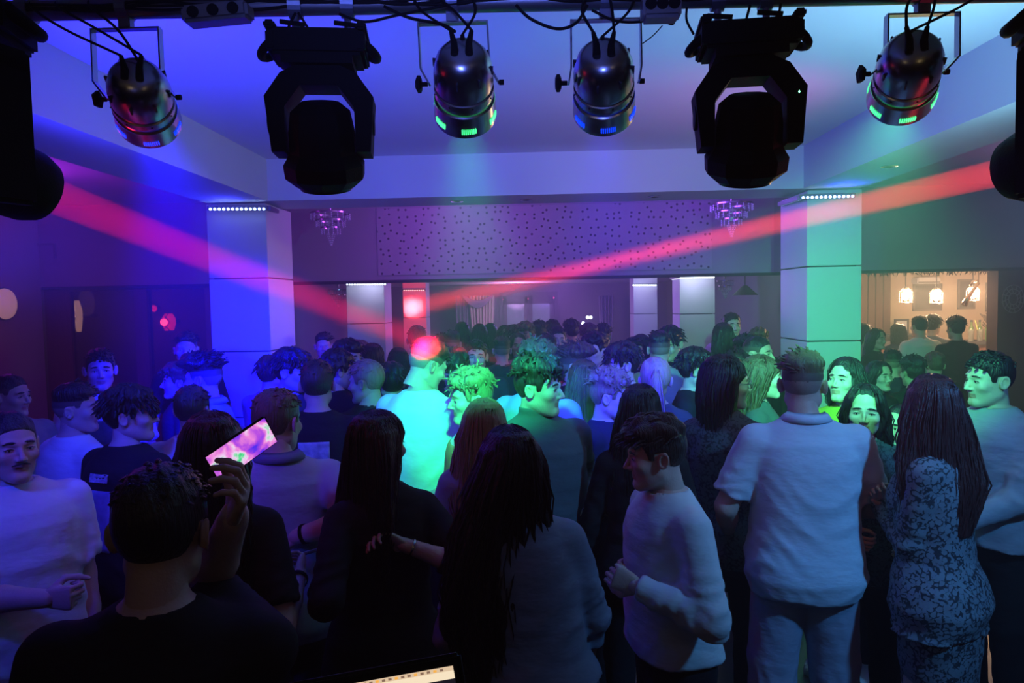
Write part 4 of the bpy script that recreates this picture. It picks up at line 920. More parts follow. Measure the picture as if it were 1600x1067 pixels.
    if hk not in HEADS:
        HEADS[hk] = nets(lambda X, Y, Z: smin(head_sdf(X, Y, Z, sex, fat, smile), capsule(X, Y, Z, (0, .022, -.055), (0, .03, -.125), nr, nr), 0.02), (-.10, -.135, -.125), (.10, .12, .125), 0.0042 * max(1, q ** 0.9))
    Vh, Fh = HEADS[hk]
    cen = Vh[Fh].mean(1); hm_ = np.zeros(len(Fh), int)
    lip = (np.abs(cen[:, 0]) < 0.023) & (cen[:, 1] < -0.08) & (cen[:, 2] > -0.0715) & (cen[:, 2] < -0.0515); hm_[lip] = 3
    parts.append((Vh @ hR.T + hc, Fh, hm_))
    # eyes
    for sg in (-1, 1):
        for (c_, r_, m_) in ((A([sg * .031, -.0735, .002]), (.0125, .0145, .0055), 1), (A([sg * .031, -.0800, .002]), (.0056, .0088, .0052), 2)):
            n1, n2 = 8, 6; th = np.linspace(0, 2 * math.pi, n1, endpoint=False); la = np.linspace(-1.5, 1.5, n2)
            vv = A([[math.cos(t) * math.cos(l) * r_[0], math.sin(l) * -r_[1] * 1.0, math.sin(t) * math.cos(l) * r_[2]] for l in la for t in th]) + c_
            ff = A([[i * n1 + j, i * n1 + (j + 1) % n1, (i + 1) * n1 + (j + 1) % n1, (i + 1) * n1 + j] for i in range(n2 - 1) for j in range(n1)])
            if q < 2.2: parts.append((vv @ hR.T + hc, ff, m_))
    # hands
    for i, sg in ((0, -1), (1, 1)):
        if q > 2.0 and arms[i][2][2] < 1.0: continue
        a, e, w = arms[i]; z = (e - w) / np.linalg.norm(e - w)                     # local -z runs down the fingers
        palm = A([-sg, 0.15, 0.0]); palm = palm - z * (palm @ z); palm = palm / np.linalg.norm(palm)
        ang = math.radians(thumbs[i]) * sg; palm = palm * math.cos(ang) + np.cross(z, palm) * math.sin(ang)
        # palm faces -y in the hand's frame; thumb on +x
        y = -palm; x = np.cross(y, z); flip = 1 if (x @ A([0, -1, 0.01])) >= 0 else -1
        M = np.stack([x * flip, y, z], 1); Vx, Fx = hand_mesh(grips[i], 0.0042 * max(1, min(q, 1.6)))
        hs = 1.0 if sex == 'm' else 0.9
        Vx = (Vx * hs) @ M.T + w + z * 0.012; parts.append((Vx, Fx[:, ::-1] if flip < 0 else Fx, 0))
    bo = link('body', make_mesh('person_body', parts, mlist), root)
    # brows
    if q < 1.9:
        b_ = [[A([sg * x_, -.0955 + x_ * .28 + x_ ** 2 * 3, .0265 + 0.06 * x_ - (x_ / .046) ** 4 * .006]) for x_ in (.010, .021, .033, .047)] for sg in (-1, 1)]
        l_ = [[A([sg * x_, -.0895 + abs(x_ - .030) * .35, .0075 - ((x_ - .031) / .015) ** 2 * .0035]) for x_ in (.017, .026, .036, .047)] for sg in (-1, 1)]
        Vb, Fb = tubes(A(b_ + l_), A([.0062] * 2 + [.0022] * 2), A([.0055] * 2 + [.0022] * 2), 6); link('eyebrows', make_mesh('brows', [(Vb @ hR.T + hc, Fb, 0)], [MATS[hair_mat]]), root)
    # hair
    hp_ = hair_parts(hair, seed, 0.0062 * max(1, q), 1.0 if q < 1.3 else 0.55, hair_len, hair_w)
    if hp_:
        if hair_dx: hp_ = [(V + np.clip((.02 - V[:, 2:3]) / .35, 0, 1) * A([[hair_dx, 0, 0]]), F, m) for V, F, m in hp_]
        hp_ = [(V @ hR.T + hc if V.shape[0] else V, F, m) for V, F, m in hp_]
        if hair in ('long', 'wavy', 'straight'):   # long hair hangs from a turned head but falls over an unturned back
            hp_ = hp_
        if hair in ('fade', 'quiff', 'buzz'):                 # clipped sides: skin shows through the short hair
            z_ = (((V0 := hp_[0][0])[hp_[0][1]].mean(1) - hc) @ hR)[:, 2]; hp_[0] = (V0, hp_[0][1], np.where(z_ < 0.052, 1, 0) + np.where(z_ < 0.018, 1, 0))
        link('hair', make_mesh('hair', hp_, [MATS[hair_mat], MATS['fade_' + skin], MATS['fade2_' + skin]]), root)
    # top garment
    rs = np.random.RandomState(seed + 99); ph = rs.uniform(0, 6.28, 8)
    lf = 0.010 + fit * 0.012; fold = (0.0022 + 0.0016 * min(fit, 1)) if q < 1.8 else 0.0015
    nk = {'crew': 1.470, 'v': 1.46, 'polo': 1.490, 'turtle': 1.545, 'wide': 1.435, 'off': 1.40}[neckline]; nslope = {'crew': .32, 'v': .9, 'polo': .25, 'turtle': .1, 'wide': .35, 'off': .25}[neckline]
    bz = A(list(zs)); tx = bx + lf + np.interp(bz, [.8, 1.0, 1.1, 1.3, 1.45], A([.022, .022, .020, .006, 0.0]) * (1 + fit)); ty = by + lf + np.interp(bz, [.8, 1.0, 1.1, 1.3, 1.45], A([.022, .024, .024, .008, 0.0]) * (1 + fit))
    if hem < 0.80:
        bz = A([hem - .03, hem] + list(bz)); tx = A([tx[0] + .012] * 2 + list(tx)); ty = A([ty[0] + .010] * 2 + list(ty)); bc2 = A([bc[0]] * 2 + list(bc))
    else: bc2 = bc
    s_end = {'short': (0.80, None), 'long': (None, 0.97), 'elbow': (None, 0.45), 'none': (-1, None)}[sleeve]
    def garment(X, Y, Z):
        Xb, Yb = unbent(X, Y, Z)
        d = profile(Xb, Yb, Z, bz, tx, ty, bc2, 0.0, 2.3)
        for sg, S_ in ((0, sh[0]), (1, sh[1])): d = smin(d, capsule(X, Y, Z, nbase + A([0, 0, 0.004]), S_ * .85 + nbase * .15, 0.054, 0.056), 0.04)
        if sex == 'f':
            for sg in (-1, 1): d = smin(d, ellipsoid(Xb, Yb, Z, (sg * .066, -.088, 1.27), (.066, .060, .066)), 0.04)
        if sleeve == 'none': d = smax(d, np.abs(Xb) - shw + 0.025, 0.01)
        else:
            for (a, e, w) in arms:
                if s_end[0]: c_ = capsule(X, Y, Z, a, e, ra[0] + .014 + .006 * fit, ra[1] + .026 + .008 * fit, s_end[0])
                else:
                    c_ = capsule(X, Y, Z, a, e, ra[0] + .013 + .006 * fit, ra[1] + .014 + .008 * fit)
                    c_ = smin(c_, capsule(X, Y, Z, e, w, ra[1] + .013 + .008 * fit, ra[2] + (.010 if sleeve == 'long' else .02) + .004 * fit, s_end[1]), 0.02)
                if q < 1.3:                                       # cloth bunches up around the elbow
                    r_ = np.sqrt((X - e[0]) ** 2 + (Y - e[1]) ** 2 + (Z - e[2]) ** 2); c_ = c_ + (.0035 + .002 * fit) * np.sin(r_ * 130 + 3 * np.sin(X * 25 + Z * 30) + ph[0]) * np.exp(-((r_ - .06) / .10) ** 2)
                d = smin(d, c_, 0.022)
        if neckline == 'turtle': d = smin(d, np.maximum(capsule(X, Y, Z, nbase, nb, nr * 1.06 + .012, nr + .014), Z - (nk - .01)), .015)
        # folds: soft drag lines that run slanting across the cloth
        wz = Z + .045 * np.sin(X * 9 + ph[0]) + .03 * np.sin(X * 17 + Y * 11 + ph[2]); fo = (1 - np.abs(np.sin(wz * 26 + X * 10 * np.sin(Y * 9 + ph[1]) + ph[1]))) * (1 + np.sin(X * 11 + Z * 13 + ph[2])) + 0.8 * (1 - np.abs(np.sin(wz * 41 - X * 24 + ph[4]))) * np.sin(Z * 15 + Y * 18 + X * 7 + ph[5]); fo = -1.3 * fo
        d = d + fold * fo * np.clip((1.46 - Z) / 0.25, 0.25, 1.0)
        d = np.maximum(d, hem + 0.006 * np.sin(X * 16 + ph[6]) - Z)
        no = {'crew': .012, 'v': .014, 'polo': .004, 'turtle': -1, 'wide': .035, 'off': .06}[neckline]
        if no > -1:
            cut = capsule(X, Y, Z, nbase + A([0, -.004, -.012]), nb + A([0, 0, .05]), nr + no, nr + no)
            fd = {'crew': (-.035, -.012, .040), 'v': (-.10, -.115, .026), 'polo': (-.04, -.035, .018), 'wide': (-.05, -.03, .06), 'off': (-.05, -.03, .09)}[neckline]
            cut = smin(cut, capsule(X, Y, Z, nbase + A([0, -.02, 0]), nbase + A([0, fd[0], fd[1]]), nr * .9, fd[2]), .02)
            d = smax(d, -cut, .006)
        return d
    ta = A([p for a in arms for p in (a if sleeve in ('long', 'elbow') else a[:2])]); lo = np.minimum(ta.min(0) - .09, [-.27, -.26 - max(0, lean) * .5, hem - .03]); hi = np.maximum(ta.max(0) + .09, [.27, .26, 1.56]); lo[2] = min(lo[2], hem - .03)
    V, F = nets(garment, lo, hi, 0.0105 * min(q, 1.9)); top_o = link({'white': 'shirt'}.get(top, 'shirt'), make_mesh('shirt', [(V, F, 0)], [MATS[top]]), root)
    if neckline == 'polo':                                   # folded collar
        cp = []; n_ = 22
        for k in range(n_):
            a = 2 * math.pi * k / n_ ; cp.append(nbase + A([math.sin(a) * (nr + .020), -math.cos(a) * (nr + .022) - .010, 0.066 - 0.045 * max(0, math.cos(a))]))
        Vc, Fc = [], []
        for k in range(n_):
            for (dr, dz) in ((-.004, .010), (.012, -.002), (.026, -.024), (.018, -.026), (.004, -.004)):
                c0 = cp[k] - nbase; rr_ = A([c0[0], c0[1], 0]); rr_ = rr_ / np.linalg.norm(rr_); Vc.append(cp[k] + rr_ * dr + A([0, 0, dz]))
        for k in range(n_):
            if k == 0 or k == n_ - 1: continue
            for j in range(5): Fc.append([k * 5 + j, k * 5 + (j + 1) % 5, (k + 1) % n_ * 5 + (j + 1) % 5, (k + 1) % n_ * 5 + j])
        link('collar', make_mesh('collar', [(A(Vc), A(Fc), 0)], [MATS[top + '_collar'] if top + '_collar' in MATS else MATS[top]]), root)
    if 'hood' in extras:
        Vq, Fq = nets(lambda X, Y, Z: ellipsoid(*((X, Y, Z)), tuple(nbase + A([0, .075, -.015])), (.125, .065, .085)) + .006 * np.sin(X * 60 + Z * 30), nbase + A([-.15, 0, -.12]), nbase + A([.15, .17, .09]), .011 * q); link('hood', make_mesh('hood', [(Vq, Fq, 0)], [MATS[top]]), root)
    # cuffs
    if sleeve == 'short' and q < 1.3 and top + '_collar' in MATS:
        for (a, e, w) in arms:
            u = (e - a) / np.linalg.norm(e - a); c0 = a + (e - a) * .80; rr_ = ra[0] * .2 + ra[1] * .8 + .0255 + .007 * fit
            mb = MB().tube([c0 - u * .030, c0 - u * .024, c0 - u * .004, c0 + u * .002], [rr_ * .96, rr_ * 1.02, rr_ * 1.02, rr_ * .97], 24, False); mb.build('cuff', MATS[top + '_collar'], root, smooth=True)
    # bottom garment
    if legs:
        if skirt:
            def bot(X, Y, Z):
                zz = [skirt, 0.70, 0.80, 0.88, 0.96, 1.05, 1.10]
                d = profile(X - hips, Y, Z, zz, [.16, .185, .19, .20, .18, .14, .135], [.12, .135, .14, .15, .125, .10, .095], [.02, .02, .02, .025, .015, 0, 0], 0.0, 2.2)
                return d + .003 * np.sin(Z * 50 + X * 30 + ph[0]) * np.sin(X * 20 + ph[1])
            V, F = nets(bot, (-.25, -.22, skirt - .02), (.25, .24, 1.12), .012 * min(q, 2)); link('skirt', make_mesh('skirt', [(V, F, 0)], [MATS[bottom]]), root)
        else:
            wide = {'jeans_wide': .028}.get(bottom, .0) + (.018 if bottom in ('trousers_light', 'jeans_loose') else 0)
            def bot(X, Y, Z):
                d = profile(X - hips * np.clip((Z - .8) * 5, 0, 1), Y, Z, [.78, .86, .93, 1.0], [bx[0] * 1.0 + .012, bx[1] + .013, bx[1] + .008, bx[2] + .006], [by[0] + .012, by[1] + .014, by[1] + .008, by[2] + .006], [.012, .016, .01, .004], 0.0, 2.3)
                for (hp, kn, an) in lg:
                    c_ = smin(capsule(X, Y, Z, hp, kn, rl[0] + .013 + wide * .5, rl[1] + .016 + wide), capsule(X, Y, Z, kn, an, rl[1] + .016 + wide, rl[2] + .020 + wide), .02); d = smin(d, c_, .022)
                d = d + (.0035 + wide * .1) * np.sin(Z * 46 + 8 * np.sin(X * 20 + ph[2]) + ph[3]) * np.sin(Z * 11 + ph[4]) * np.clip((0.8 - Z) * 2, .2, 1.4)
                return np.maximum(d, np.maximum(.075 - Z, Z - .99))
            V, F = nets(bot, (-.30 - abs(step), -.22 - abs(step), .06), (.30, .24, 1.0), .0125 * min(q, 2)); link('trousers', make_mesh('trousers', [(V, F, 0)], [MATS[bottom]]), root)
        for i, (hp, kn, an) in enumerate(lg):
            tx_ = A([an[0], an[1], 0]); toe = math.radians(12) * (-1 if i == 0 else 1)
            def shoe(X, Y, Z):
                x_ = X - tx_[0]; y_ = Y - tx_[1]; xr = x_ * math.cos(toe) + y_ * math.sin(toe); yr = -x_ * math.sin(toe) + y_ * math.cos(toe)
                w_ = np.interp(yr, [-.20, -.16, -.10, 0, .07], [.022, .040, .047, .036, .030]); t_ = np.interp(yr, [-.20, -.14, -.08, -.03, .07], [.035, .052, .070, .105, .100])
                e_ = np.maximum(np.abs(xr) - w_, np.maximum(Z - t_, np.maximum(-.20 - yr, yr - .075)))
                return np.maximum(smax(e_, -(Z + .0), .012) , np.sqrt(np.maximum(xr, -9) ** 2 + (Z - .03) ** 2) - .085) - .006
            if q < 2.0:
                V, F = nets(shoe, (tx_[0] - .09, tx_[1] - .22, -0.0), (tx_[0] + .09, tx_[1] + .10, .13), .0095 * min(q, 2)); V[:, 2] = np.maximum(V[:, 2], 0.001)
                sh_o = link('shoe', make_mesh('shoe', [(V, F, 0)], [MATS[shoes]]), root)
    root['sc'] = s
    return root, dict(hc=hc, hR=hR, arms=arms, s=s, nb=nb, nbase=nbase, M=Matrix.Translation(loc) @ Matrix.Rotation(yaw_r, 4, 'Z') @ Matrix.Scale(s, 4))

# ---- skin, hair and cloth materials
def skin_mat(n, c):
    m = mat(n, c, 0.48, noise=0.10, nscale=30, bump=0.08, bscale=140, spec=0.4)
    mat('fade_' + n, (c[0] * .18, c[1] * .18, c[2] * .18), 0.7, noise=.3, nscale=200); mat('fade2_' + n, (c[0] * .5, c[1] * .5, c[2] * .5), 0.6, noise=.2, nscale=200)
    mat('lip_' + n, (c[0] * .85, c[1] * .55, c[2] * .55), 0.4)
skin_mat('skin_a', (0.62, 0.42, 0.33)); skin_mat('skin_b', (0.52, 0.33, 0.24)); skin_mat('skin_c', (0.72, 0.52, 0.43))
mat('eye_white', (0.75, 0.75, 0.75), 0.25); mat('eye_dark', (0.02, 0.015, 0.012), 0.15)
def hair_m(n, c, rough=0.42):
    mat(n, c, rough, noise=0.5, nscale=70, bump=0.5, bscale=160, stretch=(1, 1, 0.12), spec=0.6)
hair_m('hair_black', (0.012, 0.010, 0.010)); hair_m('hair_dark', (0.035, 0.024, 0.018)); hair_m('hair_brown', (0.13, 0.08, 0.05)); hair_m('hair_fair', (0.34, 0.24, 0.14)); hair_m('hair_auburn', (0.07, 0.016, 0.014)); hair_m('hair_blonde', (0.55, 0.45, 0.30))
def cloth(n, c, rough=0.85, bump=0.35, bscale=9): return mat(n, c, rough, noise=0.05, nscale=40, bump=bump, bscale=bscale, stretch=(1.0, 1.0, 2.2), spec=0.2)
cloth('shirt_white', (0.80, 0.80, 0.80)); cloth('shirt_cream', (0.70, 0.68, 0.60)); cloth('shirt_black', (0.018, 0.018, 0.020)); cloth('shirt_navy', (0.03, 0.035, 0.07)); cloth('shirt_grey', (0.30, 0.30, 0.32))
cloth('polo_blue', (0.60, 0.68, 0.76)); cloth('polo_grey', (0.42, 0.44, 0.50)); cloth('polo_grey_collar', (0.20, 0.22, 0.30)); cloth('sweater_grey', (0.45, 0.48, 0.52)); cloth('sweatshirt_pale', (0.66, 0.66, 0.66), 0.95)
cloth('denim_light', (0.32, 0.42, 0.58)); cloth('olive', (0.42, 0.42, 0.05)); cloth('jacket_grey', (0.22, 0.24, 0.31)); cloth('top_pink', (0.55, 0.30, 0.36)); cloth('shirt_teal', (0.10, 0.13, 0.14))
cloth('trousers_black', (0.015, 0.015, 0.018)); cloth('trousers_dark', (0.04, 0.042, 0.055)); cloth('trousers_light', (0.36, 0.38, 0.48)); cloth('jeans', (0.07, 0.10, 0.18)); cloth('jeans_wide', (0.10, 0.11, 0.15)); cloth('jeans_loose', (0.14, 0.20, 0.34)); cloth('trousers_grey', (0.10, 0.10, 0.13))
mat('shoe_white', (0.75, 0.75, 0.75), 0.5); mat('shoe_black', (0.02, 0.02, 0.02), 0.4)
# lace / floral print: flat pattern of the cloth itself
def print_mat(n, base, ink, scale, lo=0.42, hi=0.5):
    m, nt, b = new_mat(n); N = nt.nodes; L = nt.links; tc = N.new('ShaderNodeTexCoord')
    v = N.new('ShaderNodeTexVoronoi'); v.inputs['Scale'].default_value = scale; v.feature = 'DISTANCE_TO_EDGE'
    nz = N.new('ShaderNodeTexNoise'); nz.inputs['Scale'].default_value = scale * .6; nz.inputs['Detail'].default_value = 3; nz.inputs['Distortion'].default_value = 1.5
    mx = N.new('ShaderNodeMath'); mx.operation = 'MULTIPLY_ADD'; mx.inputs[1].default_value = 0.9
    L.new(tc.outputs['Object'], nz.inputs[0]); L.new(nz.outputs['Fac'], mx.inputs[2]); L.new(tc.outputs['Object'], v.inputs[0]); L.new(v.outputs['Distance'], mx.inputs[0])
    cr = N.new('ShaderNodeValToRGB'); e = cr.color_ramp.elements; e[0].position = lo + .1; e[0].color = col4(base); e[1].position = hi + .1; e[1].color = col4(ink)
    L.new(mx.outputs[0], cr.inputs[0]); L.new(cr.outputs[0], b.inputs['Base Color']); b.inputs['Roughness'].default_value = 0.8
    return m
print_mat('lace_floral', (0.03, 0.035, 0.045), (0.22, 0.25, 0.28), 52)
print_mat('lace_dark', (0.02, 0.03, 0.03), (0.09, 0.13, 0.12), 55)
# ------------------------------------------------------------------ the crowd
HT = dict(fade=.024, crop=.016, buzz=.006, quiff=.05, curly=.042, full=.036, fringe=.036, long=.014, wavy=.014, straight=.014, bob=.014, ponytail=.016, bun=.02)
INFO = {}
def add(key, px, py, d, yaw, label, hands=None, **k):
    """Place a figure whose hair tops out at pixel (px, py), standing at distance d."""
    p = P(px, py, d); hgt = 1.75 * p.z / (1.735 + HT[k.get('hair', 'fade')])
    dr = k.get('look', (0, 0, 0)); ln = k.get('lean', 0); ls = k.get('lean_side', 0); s = hgt / 1.75
    yr = math.radians(yaw); R = Matrix.Rotation(yr, 3, 'Z'); off = R @ Vector((ls * .75 * s, -ln * .75 * s, 0)); loc = Vector((p.x - off.x, d - off.y, 0))
    if ln or ls: pass
    hh = None
    if hands:
        hh = []
        for i, h in enumerate(hands):
            if h is None: hh.append(((-1) ** (i + 1) * -0.0 + (-0.27 if i == 0 else 0.27), -0.05, 0.80))
            elif len(h) == 3 and h[0] > 5: w = P(*h) - loc; w = R.transposed() @ w / s; hh.append((w.x, w.y, w.z))
            else: hh.append(h)
    root, info = person(label, loc, yaw, height=hgt, hands=hh, **k); INFO[key] = dict(info, root=root, loc=loc, yaw=yr, s=s)
    return root
def wrist(key, i): I = INFO[key]; return I['M'] @ Vector(I['arms'][i][2]), I['M'] @ Vector(I['arms'][i][1])
CH = (-.12, -.30, 1.08); HA = ((-.14, -.30, 1.05), (.14, -.30, 1.05))

# --- nearest row
add('H1', 240, 722, 1.34, 186, 'man in black shirt seen from behind, nearest of all, raising a phone', hands=[(366, 806, 1.45), (.30, -.05, .8)], poles=[(.5, -.5, -1.5), (.5, 1, -.2)],
    grips=('hold', 'relax'), hair='crop', hair_mat='hair_black', top='shirt_black', build=.25, seed=11, bottom='trousers_black', shoes='shoe_black', look=(0, 8, 0), thumbs=(0, 0))
add('H2', 327, 640, 2.15, 190, 'woman in black top, straight black hair, behind the raised phone, bare arm reaching right', sex='f', hands=[(468, 896, 2.3), (.25, -.1, .85)], poles=[(-.3, .2, -1), (.5, 1, -.2)],
    hair='straight', hair_mat='hair_black', hair_len=.42, top='shirt_black', sleeve='short', seed=12, grips=('hold', 'relax'), skin='skin_c')
add('H3', 432, 604, 2.72, 203, 'man in grey polo shirt with striped sleeve edges holding a pale phone at his waist', hands=[(462, 838, 2.6), (.22, -.22, .95)], poles=[(-.4, 1, -.3), (.5, 1, -.2)],
    hair='crop', hair_mat='hair_brown', top='polo_grey', neckline='polo', sleeve='short', seed=13, look=(-38, 4, 0), bottom='trousers_dark', grips=('grip', 'relax'), build=.1, fit=.4)
add('H4', 592, 638, 2.42, 212, 'woman in black dress with long black hair, face turned left, beside the grey polo man', sex='f', hands=[(628, 850, 2.32), (500, 900, 2.35)], poles=[(-1, .2, -.3), (.3, 1, -.2)],
    hair='straight', hair_mat='hair_black', hair_len=.52, top='shirt_black', sleeve='elbow', skirt=.42, bottom='trousers_black', shoes='shoe_black', seed=14, look=(-62, 0, 0), grips=('hold', 'hold'), fit=.25, hem=.85, hips=.0, build=.05)
add('H12', 792, 662, 2.15, 188, 'woman with very long dark hair and grey jacket seen from behind, front centre', sex='f', hands=[(.0 - .22, -.20, .92), (.2, -.2, .95)],
    hair='wavy', hair_mat='hair_black', hair_len=.62, hair_w=1.25, hair_dx=.07, lean_side=.09, top='jacket_grey', sleeve='long', seed=15, look=(8, 0, 0), bottom='jeans_wide', fit=.7, hem=.98, build=.12)
add('H13', 1034, 640, 2.45, 286, 'young man in pale sweatshirt, profile to the left, both hands held in front of him', hands=[(988, 884, 2.56), (994, 916, 2.27)], poles=[(-.3, .6, -1), (.5, .1, -1)],
    hair='fringe', hair_mat='hair_dark', top='sweatshirt_pale', sleeve='long', seed=16, look=(-16, 8, 0), fit=.45, hem=.92, build=-.15, bottom='trousers_black', grips=('hold', 'grip'), lean=.04)
add('H27', 1257, 544, 3.02, 174, 'big man in light blue polo shirt and pale trousers seen from behind, right of centre', hands=[(-.22, -.28, 1.04), (.26, -.20, .98)], poles=[(-.5, .8, -.5), (.6, .7, -.5)],
    hair='fade', hair_mat='hair_brown', top='polo_blue', neckline='polo', sleeve='short', seed=17, look=(-22, 2, 0), build=.30, fat=.16, fit=.45, bottom='trousers_light', hem=.80, stance=.13)
add('H31', 1465, 582, 2.82, 222, 'woman in floral lace dress with long dark red hair, right of the blue polo man', sex='f', hands=[(1402, 778, 2.95), (1372, 786, 3.0)], poles=[(-.4, .6, -1), (.6, .6, -.8)],
    hair='straight', hair_mat='hair_auburn', hair_len=.46, hair_w=1.2, top='lace_floral', sleeve='long', skirt=.55, bottom='lace_floral', shoes='shoe_black', seed=18, look=(-50, 2, 0), build=.02, fat=.05, fit=.1, grips=('hold', 'hold'), skin='skin_c', hem=.78)
add('H29', 1350, 597, 3.3, 350, 'woman in dark lace top with wavy black hair looking at us past the blue polo', sex='f', hands=[(-.12, -.30, 1.10), (.12, -.28, 1.05)], poles=[(-.6, .6, -.8), (.6, .6, -.8)],
    hair='wavy', hair_mat='hair_black', hair_len=.40, top='lace_dark', sleeve='long', neckline='v', seed=19, look=(-16, 2, 2), build=.2, fat=.3, bottom='trousers_black', skin='skin_c', grips=('grip', 'grip'))
add('H32', 1552, 546, 3.45, 288, 'man in pale grey sweater and black trousers, profile left, at the right edge', hands=[(-.10, -.30, 1.08), (.12, -.30, 1.02)], poles=[(-.5, .6, -.8), (.5, .6, -.8)],
    hair='crop', hair_mat='hair_black', top='sweater_grey', sleeve='long', seed=20, look=(-12, 4, 0), bottom='trousers_black', shoes='shoe_white', fit=.6, build=.35, hem=.88, skin='skin_c')
add('L1', 12, 640, 2.45, 48, 'man with thin moustache in white t-shirt and blue jeans at the left edge', hands=[(74, 935, 2.22), (.2, -.1, .85)], poles=[(-.8, .6, -.3), (.5, 1, -.5)],
    hair='buzz', hair_mat='hair_black', top='shirt_white', seed=21, look=(4, 2, 0), bottom='jeans_loose', grips=('fist', 'relax'), fit=.7, build=.1)
add('H5', 659, 524, 3.85, 152, 'tall man in white t-shirt lit bright green, head bowed to the right', hands=[(-.06, -.30, 1.08), (.14, -.30, 1.12)], poles=[(-.6, .5, -.8), (.8, .6, -.4)],
    hair='fade', hair_mat='hair_dark', top='shirt_white', seed=22, look=(-28, 26, 0), bottom='trousers_dark', build=.40, fit=.6, hem=.86, grips=('grip', 'grip'), lean=.04)
add('H9', 838, 547, 3.28, 24, 'man in dark high-necked jumper with tousled hair looking to the right, centre', hands=[(.20 * -1, -.08, .86), (918, 800, 3.3)], poles=[(-.5, 1, -.2), (.5, 1, -.2)],
    hair='curly', hair_mat='hair_dark', top='shirt_teal', neckline='turtle', sleeve='long', seed=23, look=(44, 4, 0), build=.45, fat=.2, fit=.5, bottom='trousers_black', smile=.8, skin='skin_c')
add('H11', 757, 620, 2.95, 184, 'woman with long brown hair in pale top and jeans, seen behind the darkest long hair', sex='f', hands=[(-.16, -.22, 1.0), (.16, -.22, 1.0)],
    hair='straight', hair_mat='hair_fair', hair_len=.46, hair_w=1.15, top='shirt_grey', sleeve='short', seed=24, look=(-12, 0, 0), bottom='jeans')
# --- middle rows
add('L3', 112, 596, 3.5, 150, 'man in white t-shirt near the left edge, seen from behind, face turned right', hair='fade', hair_mat='hair_black', top='shirt_white', seed=31, look=(-48, 0, 0) if False else (-46, 0, 0), bottom='trousers_dark', fit=.8, q=1.3, group=None)
add('L5', 196, 596, 3.15, 158, 'man in black sweatshirt with a pale blue print on the back, face turned right', hair='full', hair_mat='hair_black', top='back_print' if 'back_print' in MATS else 'shirt_black', sleeve='long', seed=32, look=(-52, 0, 0), fit=1.2, q=1.15, bottom='trousers_black', hem=.86)
add('L4', 156, 542, 4.45, 18, 'man with dark cropped hair in white shirt facing us, before the dark partition', hair='crop', hair_mat='hair_black', top='shirt_white', seed=33, look=(14, 2, 0), q=1.2, fit=.5)
add('L2', 12, 583, 3.95, 62, 'man with flat dark hair at the left edge, behind the moustached man', hair='buzz', hair_mat='hair_black', top='shirt_grey', seed=34, look=(22, 4, 0), q=1.3)
add('L6', 297, 600, 3.5, 176, 'man in pale blue shirt seen from behind, left of the raised phone', hair='crop', hair_mat='hair_dark', top='shirt_white', seed=35, q=1.2, fit=.4)
add('L7', 322, 545, 4.15, 276, 'man in pale denim shirt lit deep blue, quiff, profile left before the left pillar', hair='quiff', hair_mat='hair_dark', top='denim_light', neckline='polo', sleeve='long', seed=36, look=(-6, 4, 0), q=1.2, hands=[(-.1, -.3, 1.2), (.14, -.2, 1.0)])
add('L8', 280, 562, 5.0, 300, 'person with curly hair and patterned collar behind the quiff man', hair='curly', hair_mat='hair_brown', top='shirt_navy', seed=37, q=1.5)
add('L9', 290, 516, 5.75, 20, 'dim figure in dark top standing just left of the left pillar', hair='fade', top='shirt_black', seed=38, q=1.9)
add('M1', 451, 539, 4.4, 66, 'man in dark jacket lit blue beside the left pillar, looking right', hair='full', hair_mat='hair_black', top='shirt_navy', sleeve='long', seed=41, look=(14, 4, 0), q=1.2)
add('M2', 494, 560, 3.7, 186, 'person in black t-shirt with white lettering patch on the back, hair lit blue', hair='crop', hair_mat='hair_dark', top='shirt_black', seed=42, q=1.15)
add('M3', 540, 526, 5.15, 62, 'man in dark sweater with thick fringe, looking right, before the grey pillar', hair='fringe', hair_mat='hair_black', top='shirt_navy', sleeve='long', seed=43, q=1.4)
add('M4', 524, 542, 4.7, 150, 'person with round dark hair in dark top, back half turned, left of centre', hair='full', hair_mat='hair_black', top='shirt_black', seed=44, look=(-30, 4, 0), q=1.4)
add('M5', 581, 535, 5.75, 172, 'person with smooth dark chin-length hair below the grey pillar', sex='f', hair='bob', hair_len=.20, hair_mat='hair_black', top='shirt_navy', seed=45, q=1.5)
add('M6', 574, 560, 4.1, 216, 'man in dark t-shirt with pink print patch, cropped fair hair, left of the green-lit man', hair='crop', hair_mat='hair_fair', top='shirt_black', seed=46, look=(40, 6, 0), q=1.1, build=.3)
add('M7', 611, 562, 4.6, 200, 'dark-haired person half hidden behind the fair cropped man', hair='full', hair_mat='hair_black', top='shirt_navy', seed=47, q=1.5)
add('M8', 505, 518, 7.2, 15, 'far dim figure in dark clothes left of the grey pillar', hair='fade', top='shirt_black', seed=48, q=1.9)
add('M9', 651, 507, 6.6, 186, 'person in navy top standing right below the red lit pillar', hair='crop', hair_mat='hair_brown', top='shirt_navy', seed=49, q=1.6)
add('H6', 709, 536, 4.5, 12, 'man in dark shirt bowing his head towards the green-lit pair, pale face', hair='fringe', hair_mat='hair_dark', top='shirt_navy', sleeve='long', seed=51, look=(-14, 20, 0), skin='skin_c', q=1.1, lean=.06, hands=HA)
add('H7', 742, 569, 3.48, 288, 'smiling young man in white t-shirt with colourful print, lit green, facing left', hair='curly', hair_mat='hair_fair', top='tee_rainbow' if 'tee_rainbow' in MATS else 'shirt_white', seed=52, look=(2, 6, 0), smile=1.0, skin='skin_c', hands=[(-.12, -.28, 1.10), (.12, -.30, 1.05)], grips=('grip', 'grip'), q=1.0, fit=.5)
